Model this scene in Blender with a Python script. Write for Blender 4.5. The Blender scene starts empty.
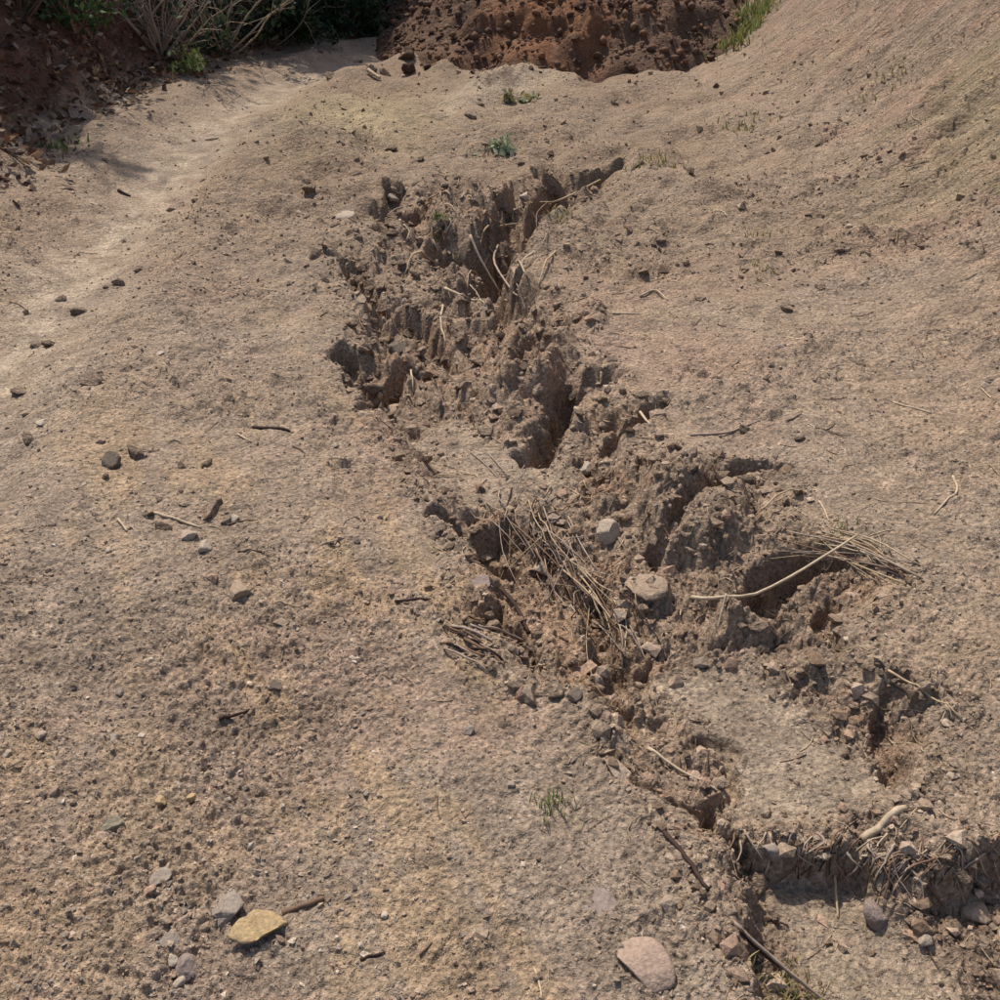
import bpy, math, random
import numpy as np
from mathutils import Vector

# ------------------------------------------------------------------ camera, sky, sun, exposure
S = bpy.context.scene
COL = S.collection
CAM_H, PITCH, HFOV = 1.6, math.radians(30), math.radians(50)
FPX = 500 / math.tan(HFOV / 2)
cam_d = bpy.data.cameras.new('camera')
cam = bpy.data.objects.new('camera', cam_d); COL.objects.link(cam)
cam.location = (0, 0, CAM_H)
cam.rotation_euler = (math.pi / 2 - PITCH, 0, 0)
cam_d.sensor_width = 36; cam_d.lens = 18 / math.tan(HFOV / 2)
cam_d.clip_start = 0.05; cam_d.clip_end = 3000
S.camera = cam

SUN_EL, SUN_AZ = math.radians(58), math.radians(-27)      # azimuth from +Y (ahead), negative = to the left
sdir = Vector((math.sin(SUN_AZ) * math.cos(SUN_EL), math.cos(SUN_AZ) * math.cos(SUN_EL), math.sin(SUN_EL)))
W = bpy.data.worlds.new('World'); S.world = W; W.use_nodes = True
wn = W.node_tree
sky = wn.nodes.new('ShaderNodeTexSky'); sky.sky_type = 'NISHITA'; sky.sun_disc = False
sky.sun_elevation = SUN_EL; sky.sun_rotation = SUN_AZ; sky.dust_density = 2.0; sky.air_density = 1.0
bg = wn.nodes['Background']; bg.inputs[1].default_value = 0.14
wn.links.new(sky.outputs[0], bg.inputs[0])
sun_d = bpy.data.lights.new('sun', 'SUN'); sun_d.energy = 4.0; sun_d.angle = math.radians(0.9); sun_d.color = (1, 0.94, 0.86)
sun = bpy.data.objects.new('sun', sun_d); COL.objects.link(sun)
sun.rotation_euler = (-sdir).to_track_quat('-Z', 'Y').to_euler()
V = S.view_settings
V.view_transform = 'Standard'; V.look = 'None'; V.gamma = 1; V.exposure = 0.29; V.use_curve_mapping = False

rng = np.random.default_rng(7)
random.seed(7)

# ------------------------------------------------------------------ noise
NT = 4096
_perm = rng.permutation(NT).astype(np.int64)
_ang = rng.random(NT) * 2 * math.pi
_gx, _gy = np.cos(_ang), np.sin(_ang)
_r1, _r2, _r3 = rng.random(NT), rng.random(NT), rng.random(NT)
def _hash(ix, iy, seed):
    return _perm[(_perm[(ix + seed * 131) & (NT - 1)] + iy * 7 + seed * 17) & (NT - 1)]
def perlin(x, y, seed=0):
    ix = np.floor(x).astype(np.int64); iy = np.floor(y).astype(np.int64)
    fx = x - ix; fy = y - iy
    u = fx * fx * fx * (fx * (fx * 6 - 15) + 10); v = fy * fy * fy * (fy * (fy * 6 - 15) + 10)
    def g(a, b):
        h = _hash(ix + a, iy + b, seed)
        return _gx[h] * (fx - a) + _gy[h] * (fy - b)
    a = g(0, 0); b = g(1, 0); c = g(0, 1); d = g(1, 1)
    return ((a + u * (b - a)) * (1 - v) + (c + u * (d - c)) * v) * 1.5
def fbm(x, y, lam, octs, gain=0.5, sp=None, seed=0):
    """sum of octaves, first wavelength lam; octaves finer than the local mesh spacing sp fade out"""
    o = 0; a = 1.0
    for k in range(octs):
        n = perlin(x / lam, y / lam, seed + k)
        w = a if sp is None else a * np.clip(lam / (2.2 * sp) - 0.6, 0, 1)
        o = o + w * n
        lam *= 0.5; a *= gain
    return o
def worley(x, y, lam, seed=0):
    x = x / lam; y = y / lam
    ix = np.floor(x).astype(np.int64); iy = np.floor(y).astype(np.int64)
    f1 = np.full(x.shape, 9.0); f2 = np.full(x.shape, 9.0); cid = np.zeros(x.shape)
    for a in (-1, 0, 1):
        for b in (-1, 0, 1):
            h = _hash(ix + a, iy + b, seed)
            d = np.hypot(ix + a + _r1[h] - x, iy + b + _r2[h] - y)
            m = d < f1
            f2 = np.where(m, f1, np.minimum(f2, d)); cid = np.where(m, _r3[h], cid); f1 = np.where(m, d, f1)
    return f1, f2, cid
def sstep(a, b, x):
    t = np.clip((x - a) / (b - a), 0, 1); return t * t * (3 - 2 * t)
def lin(*c):
    return np.array([((v / 255) / 12.92 if v / 255 <= .04045 else ((v / 255 + .055) / 1.055) ** 2.4) for v in c])

# ------------------------------------------------------------------ pixel <-> ground
CP, SP_ = math.cos(PITCH), math.sin(PITCH)
def ray(px, py):
    a = (np.asarray(px, float) - 500) / FPX; b = (500 - np.asarray(py, float)) / FPX
    return np.stack([a, b * SP_ + CP, b * CP - SP_], -1)
def on_plane(pts, z=0.0):
    p = np.asarray(pts, float); d = ray(p[:, 0], p[:, 1]); t = (z - CAM_H) / d[:, 2]
    return d[:, :2] * t[:, None]
def spacing(y):
    s2 = np.maximum(y, 0.7) ** 2 + CAM_H ** 2
    return np.clip(s2 / (FPX * CAM_H) * 1.2, 0.002, 0.09)
def poly_sd(x, y, poly):
    """signed distance to a polygon, positive inside (only evaluated near it)"""
    P = np.asarray(poly); out = np.full(x.shape, -9.0)
    lo = P.min(0) - 0.8; hi = P.max(0) + 0.8
    m = (x > lo[0]) & (x < hi[0]) & (y > lo[1]) & (y < hi[1])
    xs, ys = x[m], y[m]
    d = np.full(xs.shape, 9.0); ins = np.zeros(xs.shape, bool)
    for (ax, ay), (bx, by) in zip(P, np.roll(P, -1, 0)):
        ex, ey = bx - ax, by - ay
        t = np.clip(((xs - ax) * ex + (ys - ay) * ey) / (ex * ex + ey * ey + 1e-12), 0, 1)
        d = np.minimum(d, np.hypot(xs - ax - t * ex, ys - ay - t * ey))
        c = (ay > ys) != (by > ys)
        with np.errstate(divide='ignore', invalid='ignore'):
            xi = ax + (ys - ay) * ex / (ey if ey else 1e-9)
        ins ^= c & (xs < xi)
    out[m] = np.where(ins, d, -d)
    return out
def path_dist(x, y, pts):
    d = np.full(x.shape, 99.0)
    for (ax, ay), (bx, by) in zip(pts[:-1], pts[1:]):
        ex, ey = bx - ax, by - ay
        t = np.clip(((x - ax) * ex + (y - ay) * ey) / (ex * ex + ey * ey + 1e-12), 0, 1)
        d = np.minimum(d, np.hypot(x - ax - t * ex, y - ay - t * ey))
    return d

# outlines read off the photograph on the plane of the track
GULLY = on_plane([(392,188),(440,181),(500,184),(560,164),(610,166),(592,190),(548,225),(530,255),(512,300),(560,288),(602,308),(585,345),
    (612,375),(602,400),(655,408),(632,440),(690,460),(782,476),(792,500),(772,528),(835,548),(935,585),(855,622),(835,645),(905,690),(965,718),
    (935,760),(908,790),(905,815),(960,832),(1000,840),(1150,850),(1300,1150),(800,1150),(735,945),(712,880),(660,800),(622,740),(570,700),
    (490,658),(448,612),(455,560),(435,500),(395,445),(362,405),(338,350),(352,300),(322,260),(385,238)])
PITS = [  # polygon, extra depth, wall width
    (on_plane([(604,166),(560,176),(522,192),(512,216),(560,210),(600,184)]), .14, .12),
    (on_plane([(440,238),(470,226),(520,226),(548,238),(535,280),(512,306),(480,292),(448,276)]), .20, .16),
    (on_plane([(345,340),(368,330),(402,345),(408,378),(380,398),(350,382)]), .11, .10),
    (on_plane([(370,296),(440,306),(450,340),(398,345)]), .08, .10),
    (on_plane([(535,398),(562,376),(606,373),(592,410),(562,440),(530,430)]), .11, .11),
    (on_plane([(450,508),(520,498),(562,530),(612,580),(655,640),(622,668),(588,625),(540,562),(478,548)]), .09, .05),
    (on_plane([(735,585),(765,552),(805,560),(840,560),(790,600),(740,616)]), .10, .08),
    (on_plane([(722,830),(745,822),(765,834),(800,832),(822,846),(850,842),(878,866),(905,860),(930,848),(962,852),(990,838),(1150,850),(1300,1150),(795,1150),(735,950),(748,890),(716,862)]), .08, .035),
    (on_plane([(572,76),(600,62),(618,66),(606,84),(585,88)]), .12, .12),
    (on_plane([(300,172),(335,168),(345,205),(305,212)]), .05, .12),
    (on_plane([(478,600),(500,585),(525,622),(530,640),(512,632)]), .06, .03),
    (on_plane([(560,690),(574,676),(600,705),(590,712)]), .05, .02),
    (on_plane([(690,790),(715,770),(735,800),(720,828),(700,815)]), .05, .03)]
CRACKS = [(on_plane(p), d, w) for p, d, w in (
    ([(608,166),(585,178),(560,176),(535,192),(522,206),(500,226)], .22, .11),
    ([(442,246),(462,236),(500,232),(532,230),(545,222)], .20, .12),
    ([(500,240),(494,262),(508,280),(512,306)], .18, .12),
    ([(398,190),(386,205),(392,222),(382,240)], .12, .08), ([(455,196),(440,205),(425,200),(405,210)], .07, .06),
    ([(318,262),(345,266),(362,282),(395,296),(430,316),(448,340)], .11, .08), ([(372,300),(385,318),(380,335)], .09, .06),
    ([(342,345),(360,365),(378,388),(398,362),(408,345)], .14, .08), ([(362,405),(385,400),(410,412)], .05, .05),
    ([(566,380),(552,405),(542,434),(530,438)], .14, .08), ([(610,375),(590,385)], .07, .05), ([(545,340),(530,350),(512,372)], .06, .06),
    ([(602,308),(580,320),(562,318)], .07, .05), ([(657,409),(636,425),(616,442)], .08, .05), ([(590,450),(612,462)], .05, .04),
    ([(690,468),(720,480),(750,472),(786,480)], .07, .04), ([(722,488),(700,512),(672,532),(650,548)], .07, .04),
    ([(440,506),(470,514),(500,528),(512,545)], .08, .05), ([(728,612),(752,592),(772,560),(806,560),(838,556)], .11, .05),
    ([(840,600),(815,622),(832,642)], .05, .035), ([(905,690),(890,720),(905,750),(898,785)], .05, .04), ([(660,640),(640,655),(612,668)], .05, .035),
    ([(480,602),(500,588),(515,610),(530,640)], .06, .03), ([(622,738),(650,760),(680,790),(716,800)], .03, .025), ([(700,725),(725,735),(735,760),(720,790)], .035, .03))]
HUMPS = [
    (on_plane([(425,192),(480,185),(528,203),(545,222),(500,228),(450,228),(428,228)]), .17, .09),
    (on_plane([(498,312),(545,322),(590,340),(575,372),(530,395),(505,425),(478,380),(480,345)]), .13, .12),
    (on_plane([(612,450),(690,470),(752,495),(762,535),(720,575),(655,560),(622,510)]), .11, .10),
    (on_plane([(452,96),(470,84),(505,74),(545,62),(562,68),(540,84),(505,92),(470,102)]), .20, .42),
    (on_plane([(262,152),(330,122),(395,138),(388,172),(322,188)]), .10, .40),
    (on_plane([(690,575),(735,560),(740,610),(800,612),(830,640),(760,650),(700,640)]), .06, .06)]
SAND = [on_plane(p, z) for p, z in (
    ([(425,452),(500,445),(570,462),(560,482),(500,488),(450,480)], -.10),
    ([(630,662),(690,668),(770,685),(872,760),(900,800),(885,832),(735,826),(722,770),(675,715)], -.06),
    ([(738,868),(800,872),(860,905),(905,945),(960,1000),(900,1060),(800,1040),(765,960),(745,920)], -.16))]
HALFSAND = on_plane([(385,400),(470,392),(520,440),(600,462),(570,492),(470,492),(420,462)])
RUT = on_plane([(-260,640),(-60,400),(0,330),(80,252),(160,172),(212,122),(300,72),(392,50)])
RIDGE = on_plane([(452,98),(480,86),(510,76),(545,66)], .1)
RUT2 = on_plane([(150,1250),(150,1000),(150,850),(110,700),(60,560),(-40,470)])
LEFT_TOE = on_plane([(-40,215),(0,190),(60,135),(150,95),(200,72),(270,50),(340,42),(398,24)])
_lo = np.argsort(LEFT_TOE[:, 1])
LTY = np.concatenate([[-6, 3, 6], LEFT_TOE[_lo, 1], [17, 19.5, 26]])
LTX = np.concatenate([[-4.6, -4.3, -4.0], LEFT_TOE[_lo, 0], [-.6, 1.2, 9]])
RTY = np.array([-6, 2, 4, 6, 9, 11, 12.5, 14, 18, 24]); RTX = np.array([2.3, 2.15, 2.1, 2.08, 2.05, 2.05, 2.2, 3.2, 5.2, 8])
def left_d(x, y):
    d = np.interp(y, LTY, LTX) - x
    return d * np.interp(y, [6, 10, 14, 18], [1, .97, .85, .62])
def right_d(x, y):
    return x - np.interp(y, RTY, RTX)

def terrain(x, y, full=False):
    x = np.asarray(x, float); y = np.asarray(y, float)
    sp = spacing(y)
    near = y < 30
    ld = left_d(x, y) + 0.16 * perlin(x / .9, y / .9, 30) + .05 * perlin(x / .25, y / .25, 31)
    rd = right_d(x, y) + 0.12 * perlin(x / 1.4, y / 1.4, 32)
    h = 0.035 * fbm(x, y, 1.6, 3, .5, None, 1) + .03 * perlin(x / 4, y / 4, 5)
    # the two tracks worn into the road and the crown between them
    dr = path_dist(x, y, RUT); h = h - .08 * np.exp(-(dr / .36) ** 2) + .05 * np.exp(-((dr - .55) / .22) ** 2)
    d2 = path_dist(x, y, RUT2); h = h - .035 * np.exp(-(d2 / .22) ** 2)
    crown = sstep(3.8, 6, y) * (1 - np.exp(-(dr / .45) ** 2)) * sstep(.3, -.8, rd) * sstep(0, -.5, ld)
    h = h + crown * (.075 * fbm(x, y, .7, 5, .68, sp, 55) + .05 * np.abs(perlin(x / .6, y / .6, 58)))
    # banks
    sl = np.interp(y, [4, 10], [.36, .2])
    rb = np.where(rd > -4, sl * np.log1p(np.exp(np.clip(rd / sl, -30, 30))), 0) * np.interp(y, [4, 10], [.86, 1.05])
    rbank = np.where(rb > 3.2, 3.2 + (rb - 3.2) * .25, rb)
    lb = .11 * np.log1p(np.exp(np.clip(ld / .11, -30, 30)))
    lbank = np.where(lb < 1.5, lb * 1.2, 1.8 + (lb - 1.5) * .4)
    lbank = np.where(lbank > 6, 6 + (lbank - 6) * .2, lbank); rbank = np.where(rbank > 6, 6 + (rbank - 6) * .2, rbank)
    h = h + rbank + lbank
    h = h + sstep(30, 120, np.hypot(x, y)) * 6 * (perlin(x / 60, y / 60, 8) + .3)
    rm = sstep(.0, 1.2, rd); lm = sstep(0, .25, ld)
    # gully
    wx = x + .012 * perlin(x / .035, y / .035, 15) * np.clip((y - 1) / 4, .1, 1) + .045 * perlin(x / .22, y / .22, 11) + .02 * perlin(x / .07, y / .07, 12)
    wy = y + .06 * perlin(x / .22, y / .22, 13) + .02 * perlin(x / .07, y / .07, 14)
    g = poly_sd(wx, wy, GULLY)
    yd = np.interp(y, [.8, 1.6, 2.2, 3.2, 4.4, 6.2, 7.2], [.06, .06, .07, .08, .09, .11, .12])
    ww = np.interp(y, [.8, 2.2, 4.4, 7], [.07, .09, .17, .18])
    gm = sstep(0, 1, g / ww)
    lipm = np.exp(-(g / .05) ** 2)
    h = h - yd * (gm * .75 + .25 * sstep(0, .28, g))
    pm = 0
    for P, dep, wd in PITS:
        dep = dep * (.5 if wd > .09 else 1); m = sstep(0, wd, poly_sd(wx, wy, P)); h = h - dep * m; pm = np.maximum(pm, m)
    jag = .03 * perlin(x / .05, y / .05, 16) * np.clip((y - 1) / 4, .2, 1)
    for P, dep, wd in CRACKS:
        lo = P.min(0) - .5; hi = P.max(0) + .5; b = (x > lo[0]) & (x < hi[0]) & (y > lo[1]) & (y < hi[1])
        if not b.any(): continue
        m = np.zeros(x.shape); m[b] = sstep(1, .25, (path_dist(wx[b], wy[b], P) + jag[b]) / wd); h = h - dep * m; pm = np.maximum(pm, m)
    hm = 0
    for P, dep, wd in HUMPS:
        m = sstep(0, wd, poly_sd(wx, wy, P)); h = h + dep * m; hm = np.maximum(hm, m)
    sm = 0
    for P in SAND:
        sm = np.maximum(sm, sstep(-.03, .07, poly_sd(wx, wy, P)))
    sm = np.maximum(sm, .72 * sstep(-.02, .08, poly_sd(wx, wy, HALFSAND)) * (1 - pm))
    rough = np.maximum(gm, .55 * lipm) * (1 - .93 * sm) * (g > -1)
    # broken soil inside the gully: clods of two sizes
    far = np.clip((y - 2) / 4, 0, 1)
    ns = np.interp(y, [1.2, 2.5, 4.5], [.3, .5, .72]) * (.75 + .6 * sstep(-.2, .3, perlin(x / .3, y / .3, 44))); cx_ = x + .03 * perlin(x / .12, y / .12, 17); cy_ = y + .03 * perlin(x / .12, y / .12, 18)
    for lam, amp, sd in ((.15, .055, 40), (.07, .036, 41), (.036, .020, 43), (.022, .012, 42)):
        f1, f2, cid = worley(cx_, cy_, lam, sd)
        fade = np.clip(lam / (2.5 * sp) - .6, 0, 1)
        h = h + rough * amp * (ns if lam > .05 else .5 + .5 * ns) * fade * ((np.clip((f2 - f1) * 2.6, 0, 1) * .55 + .45 * np.sqrt(np.clip(1 - f1 * f1, 0, 1))) * (.35 + cid) - .5 + (cid - .5) * 1.2 * ((x - np.floor(x / lam) * lam) / lam - .5))
    h = h + rough * ns * .05 * fbm(x, y, .3, 4, .55, sp, 50)
    # crumbly small relief everywhere
    patch = sstep(-.25, .5, fbm(x, y, .8, 3, .5, None, 60))
    gz = sstep(.0, -.45, x + .12) * sstep(3.0, 1.7, y)
    fine = (.30 + .55 * patch + .5 * gz) * (1 - .8 * sm) * (1 - .5 * np.exp(-(dr / .3) ** 2))
    h = h + .012 * fbm(x, y, .28, 2, .5, sp, 62) * (1 - .7 * sm)
    h = h + (.3 + .7 * patch) * (1 - .8 * sm) * (1 - .75 * np.exp(-(dr / .35) ** 2)) * .020 * fbm(x, y, .36, 5, .62, sp, 66) * np.interp(y, [1.5, 4], [.35, 1])
    h = h + fine * .0095 * fbm(x, y, .09, 5, .62, sp, 64)
    f1, f2, cid = worley(x, y, .035, 70)
    h = h + fine * .0065 * np.clip(.035 / (2.2 * sp) - .6, 0, 1) * (cid > .5) * np.sqrt(np.clip(1 - (f1 / .55) ** 2, 0, 1))
    f1, f2, cid = worley(x, y, .016, 71)
    h = h + (.2 + .8 * fine) * .0068 * np.clip(.016 / (2.2 * sp) - .6, 0, 1) * (cid > .4) * np.sqrt(np.clip(1 - (f1 / .55) ** 2, 0, 1))
    f1, f2, cid = worley(x, y, .065, 73)
    h = h + (.25 + .75 * patch) * (1 - sm) * (1 - .8 * np.exp(-(dr / .3) ** 2)) * .013 * np.clip(.065 / (2.2 * sp) - .6, 0, 1) * (cid > .62) * np.sqrt(np.clip(1 - (f1 / .5) ** 2, 0, 1)) * np.interp(y, [1.5, 3], [.3, 1])
    # clods on the road surface further off
    f1, f2, cid = worley(x, y, .11, 72)
    h = h + .03 * np.clip(.11 / (2.2 * sp) - .5, 0, 1) * (cid > .72) * (patch + .8 * crown).clip(0, 1) * (1 - sm) * np.clip(1 - (f1 / .55) ** 2, 0, 1) * (.6 + .8 * perlin(x / .04, y / .04, 75)) * (y > 3)
    # scrape marks running down the right slope
    ca, sa = math.cos(.17), math.sin(.17)
    u = x * ca + y * sa; v = -x * sa + y * ca
    st = fbm(u / 5.0, v, .26, 4, .6, sp * .6, 80)
    rmw = sstep(-1.1, .9, rd)
    for lam, amp, sd in ((.16, .05, 87), (.075, .036, 88), (.035, .016, 89)):
        f1, f2, cid = worley(u / 1.7 + .05 * perlin(x / .1, y / .1, 93), v, lam, sd)
        h = h + rmw * amp * np.clip(lam / (2.2 * sp) - .5, 0, 1) * (np.sqrt(np.clip(1 - f1 * f1, 0, 1)) * (.2 + cid) - .45)
    h = h + rmw * (.06 * st + .040 * fbm(u / 2, v, .5, 2, .5, None, 84) + .022 * fbm(x, y, .12, 4, .65, sp, 86))
    # litter-covered left bank is lumpy
    h = h + lm * (.09 * fbm(x, y, .5, 4, .6, sp, 90))
    if not full:
        return h
    return h, dict(ld=ld, rd=rd, rm=rm, rmw=rmw, lm=lm, g=g, gm=gm, pm=pm, hm=hm, sm=sm, rough=rough, dr=dr, d2=d2, patch=patch, st=st, crown=crown)

TERRAIN0 = terrain
def hits(pts):
    """first point where the view ray of each pixel meets the ground"""
    p = np.asarray(pts, float).reshape(-1, 2); d = ray(p[:, 0], p[:, 1]); d = d / d[:, 1:2]
    ys = np.concatenate([np.linspace(.6, 4, 380), np.geomspace(4.01, 40, 420)])
    out = np.zeros((len(p), 3))
    for i in range(len(p)):
        b = CAM_H + d[i, 2] * ys < terrain(d[i, 0] * ys, ys)
        k = int(np.argmax(b)) if b.any() else len(ys) - 1
        yy = np.linspace(ys[max(k - 1, 0)], ys[k], 12)
        zz = terrain(d[i, 0] * yy, yy); bb = CAM_H + d[i, 2] * yy < zz
        j = int(np.argmax(bb)) if bb.any() else 11
        out[i] = (d[i, 0] * yy[j], yy[j], zz[j])
    return out

# ------------------------------------------------------------------ materials
def nmat(name):
    m = bpy.data.materials.new(name); m.use_nodes = True
    nt = m.node_tree; b = nt.nodes['Principled BSDF']
    b.inputs['Roughness'].default_value = .92
    b.inputs['Specular IOR Level'].default_value = .15
    return m, nt, b
def N(nt, typ, **kw):
    n = nt.nodes.new(typ)
    for k, v in kw.items():
        if k in n.inputs: n.inputs[k].default_value = v
        else: setattr(n, k, v)
    return n
def soil_material(name, bump=.6, s1=90., s2=320., gain=1.0, attr=True, base=(.2, .15, .11), spread=.55):
    m, nt, b = nmat(name); L = nt.links.new
    tc = N(nt, 'ShaderNodeNewGeometry')
    n1 = N(nt, 'ShaderNodeTexNoise', Scale=s1, Detail=5.0, Roughness=.65)
    n2 = N(nt, 'ShaderNodeTexNoise', Scale=s2, Detail=3.0, Roughness=.6)
    n3 = N(nt, 'ShaderNodeTexNoise', Scale=9.0, Detail=4.0, Roughness=.6)
    v1 = N(nt, 'ShaderNodeTexVoronoi', Scale=110.0)
    v2 = N(nt, 'ShaderNodeTexVoronoi', Scale=45.0)
    for n in (n1, n2, n3, v1, v2): L(tc.outputs['Position'], n.inputs['Vector'])
    # grains of a lighter and a darker mineral
    r1 = N(nt, 'ShaderNodeMapRange'); L(n1.outputs[0], r1.inputs[0])
    r1.inputs[1].default_value = .28; r1.inputs[2].default_value = .72
    r1.inputs[3].default_value = 1 - spread; r1.inputs[4].default_value = 1 + spread
    r2 = N(nt, 'ShaderNodeMapRange'); L(v1.outputs['Color'], r2.inputs[0])
    r2.inputs[3].default_value = .72 ; r2.inputs[4].default_value = 1.28
    r3 = N(nt, 'ShaderNodeMapRange'); L(n3.outputs[0], r3.inputs[0])
    r3.inputs[1].default_value = .3; r3.inputs[2].default_value = .7; r3.inputs[3].default_value = .85; r3.inputs[4].default_value = 1.13
    m1 = N(nt, 'ShaderNodeMath', operation='MULTIPLY'); L(r1.outputs[0], m1.inputs[0]); L(r2.outputs[0], m1.inputs[1])
    m2 = N(nt, 'ShaderNodeMath', operation='MULTIPLY'); L(m1.outputs[0], m2.inputs[0]); L(r3.outputs[0], m2.inputs[1])
    m3 = N(nt, 'ShaderNodeMath', operation='MULTIPLY'); L(m2.outputs[0], m3.inputs[0]); m3.inputs[1].default_value = gain
    mx = N(nt, 'ShaderNodeVectorMath', operation='SCALE')
    if attr:
        a = N(nt, 'ShaderNodeAttribute'); a.attribute_name = 'soil'; L(a.outputs['Color'], mx.inputs[0])
    else:
        oi = N(nt, 'ShaderNodeObjectInfo')
        hs = N(nt, 'ShaderNodeHueSaturation', Color=(*base, 1))
        rv = N(nt, 'ShaderNodeMapRange'); L(oi.outputs['Random'], rv.inputs[0]); rv.inputs[3].default_value = .75; rv.inputs[4].default_value = 1.2
        L(rv.outputs[0], hs.inputs['Value']); L(hs.outputs[0], mx.inputs[0])
    L(m3.outputs[0], mx.inputs['Scale'])
    L(mx.outputs[0], b.inputs['Base Color'])
    add = N(nt, 'ShaderNodeMath', operation='MULTIPLY_ADD'); L(n2.outputs[0], add.inputs[0]); add.inputs[1].default_value = .5; L(n1.outputs[0], add.inputs[2])
    add2 = N(nt, 'ShaderNodeMath', operation='MULTIPLY_ADD'); L(v2.outputs['Distance'], add2.inputs[0]); add2.inputs[1].default_value = -.35; L(add.outputs[0], add2.inputs[2])
    n4 = N(nt, 'ShaderNodeTexNoise', Scale=24.0, Detail=5.0, Roughness=.6); L(tc.outputs['Position'], n4.inputs['Vector'])
    add3 = N(nt, 'ShaderNodeMath', operation='MULTIPLY_ADD'); L(n4.outputs[0], add3.inputs[0]); add3.inputs[1].default_value = 4.6; L(add2.outputs[0], add3.inputs[2])
    if attr:
        mp = N(nt, 'ShaderNodeMapping'); mp.inputs['Rotation'].default_value = (0, 0, -.17); mp.inputs['Scale'].default_value = (.42, 1, .42)
        L(tc.outputs['Position'], mp.inputs['Vector'])
        n5 = N(nt, 'ShaderNodeTexNoise', Scale=15.0, Detail=6.0, Roughness=.62, Distortion=.4); L(mp.outputs[0], n5.inputs['Vector'])
        k5 = N(nt, 'ShaderNodeMath', operation='MULTIPLY'); L(n5.outputs[0], k5.inputs[0]); L(a.outputs['Alpha'], k5.inputs[1])
        add4 = N(nt, 'ShaderNodeMath', operation='MULTIPLY_ADD'); L(k5.outputs[0], add4.inputs[0]); add4.inputs[1].default_value = 8.0; L(add3.outputs[0], add4.inputs[2]); add3 = add4
    bp = N(nt, 'ShaderNodeBump', Strength=bump, Distance=.012); L(add3.outputs[0], bp.inputs['Height']); L(bp.outputs[0], b.inputs['Normal'])
    return m
def simple(name, c, var=.25, scale=40., rough=.85, bump=.3, dist=.004, spec=.2, objvar=.0):
    m, nt, b = nmat(name); L = nt.links.new
    b.inputs['Roughness'].default_value = rough; b.inputs['Specular IOR Level'].default_value = spec
    tc = N(nt, 'ShaderNodeTexCoord')
    n = N(nt, 'ShaderNodeTexNoise', Scale=scale, Detail=6.0, Roughness=.65); L(tc.outputs['Object'], n.inputs['Vector'])
    r = N(nt, 'ShaderNodeMapRange'); L(n.outputs[0], r.inputs[0]); r.inputs[1].default_value = .25; r.inputs[2].default_value = .75
    r.inputs[3].default_value = 1 - var; r.inputs[4].default_value = 1 + var
    mx = N(nt, 'ShaderNodeVectorMath', operation='SCALE'); mx.inputs[0].default_value = tuple(c)
    last = r.outputs[0]
    if objvar:
        oi = N(nt, 'ShaderNodeObjectInfo'); q = N(nt, 'ShaderNodeMapRange'); L(oi.outputs['Random'], q.inputs[0])
        q.inputs[3].default_value = 1 - objvar; q.inputs[4].default_value = 1 + objvar
        k = N(nt, 'ShaderNodeMath', operation='MULTIPLY'); L(last, k.inputs[0]); L(q.outputs[0], k.inputs[1]); last = k.outputs[0]
    L(last, mx.inputs['Scale']); L(mx.outputs[0], b.inputs['Base Color'])
    bp = N(nt, 'ShaderNodeBump', Strength=bump, Distance=dist); L(n.outputs[0], bp.inputs['Height']); L(bp.outputs[0], b.inputs['Normal'])
    return m
def leaf_material(name):
    m, nt, b = nmat(name); L = nt.links.new
    a = N(nt, 'ShaderNodeAttribute'); a.attribute_name = 'soil'; L(a.outputs['Color'], b.inputs['Base Color'])
    b.inputs['Roughness'].default_value = .6
    tr = N(nt, 'ShaderNodeBsdfTranslucent'); L(a.outputs['Color'], tr.inputs[0])
    mix = N(nt, 'ShaderNodeMixShader'); mix.inputs[0].default_value = .25
    L(b.outputs[0], mix.inputs[1]); L(tr.outputs[0], mix.inputs[2]); L(mix.outputs[0], nt.nodes['Material Output'].inputs[0])
    return m
M_SOIL = soil_material('dry_soil', gain=1.0, bump=.8)
M_GRAVEL = soil_material('gravel_mix', bump=.4, s1=160., spread=.3)
M_CLOD = soil_material('soil_clod', attr=False, base=tuple(lin(145, 124, 104)), bump=1.0)
M_CLODRED = soil_material('red_soil_clod', attr=False, base=tuple(lin(98, 76, 62)), bump=1.0)
M_LEAF = leaf_material('leaf')
STONE = {k: simple('stone_' + k, lin(*c), .35, 110., .92, .9, .006, .12) for k, c in dict(
    grey=(143, 129, 115), pale=(164, 147, 128), dark=(104, 92, 80), pink=(158, 135, 117), yellow=(170, 145, 108), purple=(136, 120, 110),
    green=(138, 127, 106), white=(178, 162, 142), tan=(152, 131, 110)).items()}
WOOD = {k: simple('wood_' + k, lin(*c), .35, 60., .85, .5, .003, .15) for k, c in dict(
    pale=(174, 154, 128), grey=(150, 132, 116), brown=(112, 88, 70), dark=(62, 48, 40), straw=(168, 146, 116)).items()}

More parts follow.
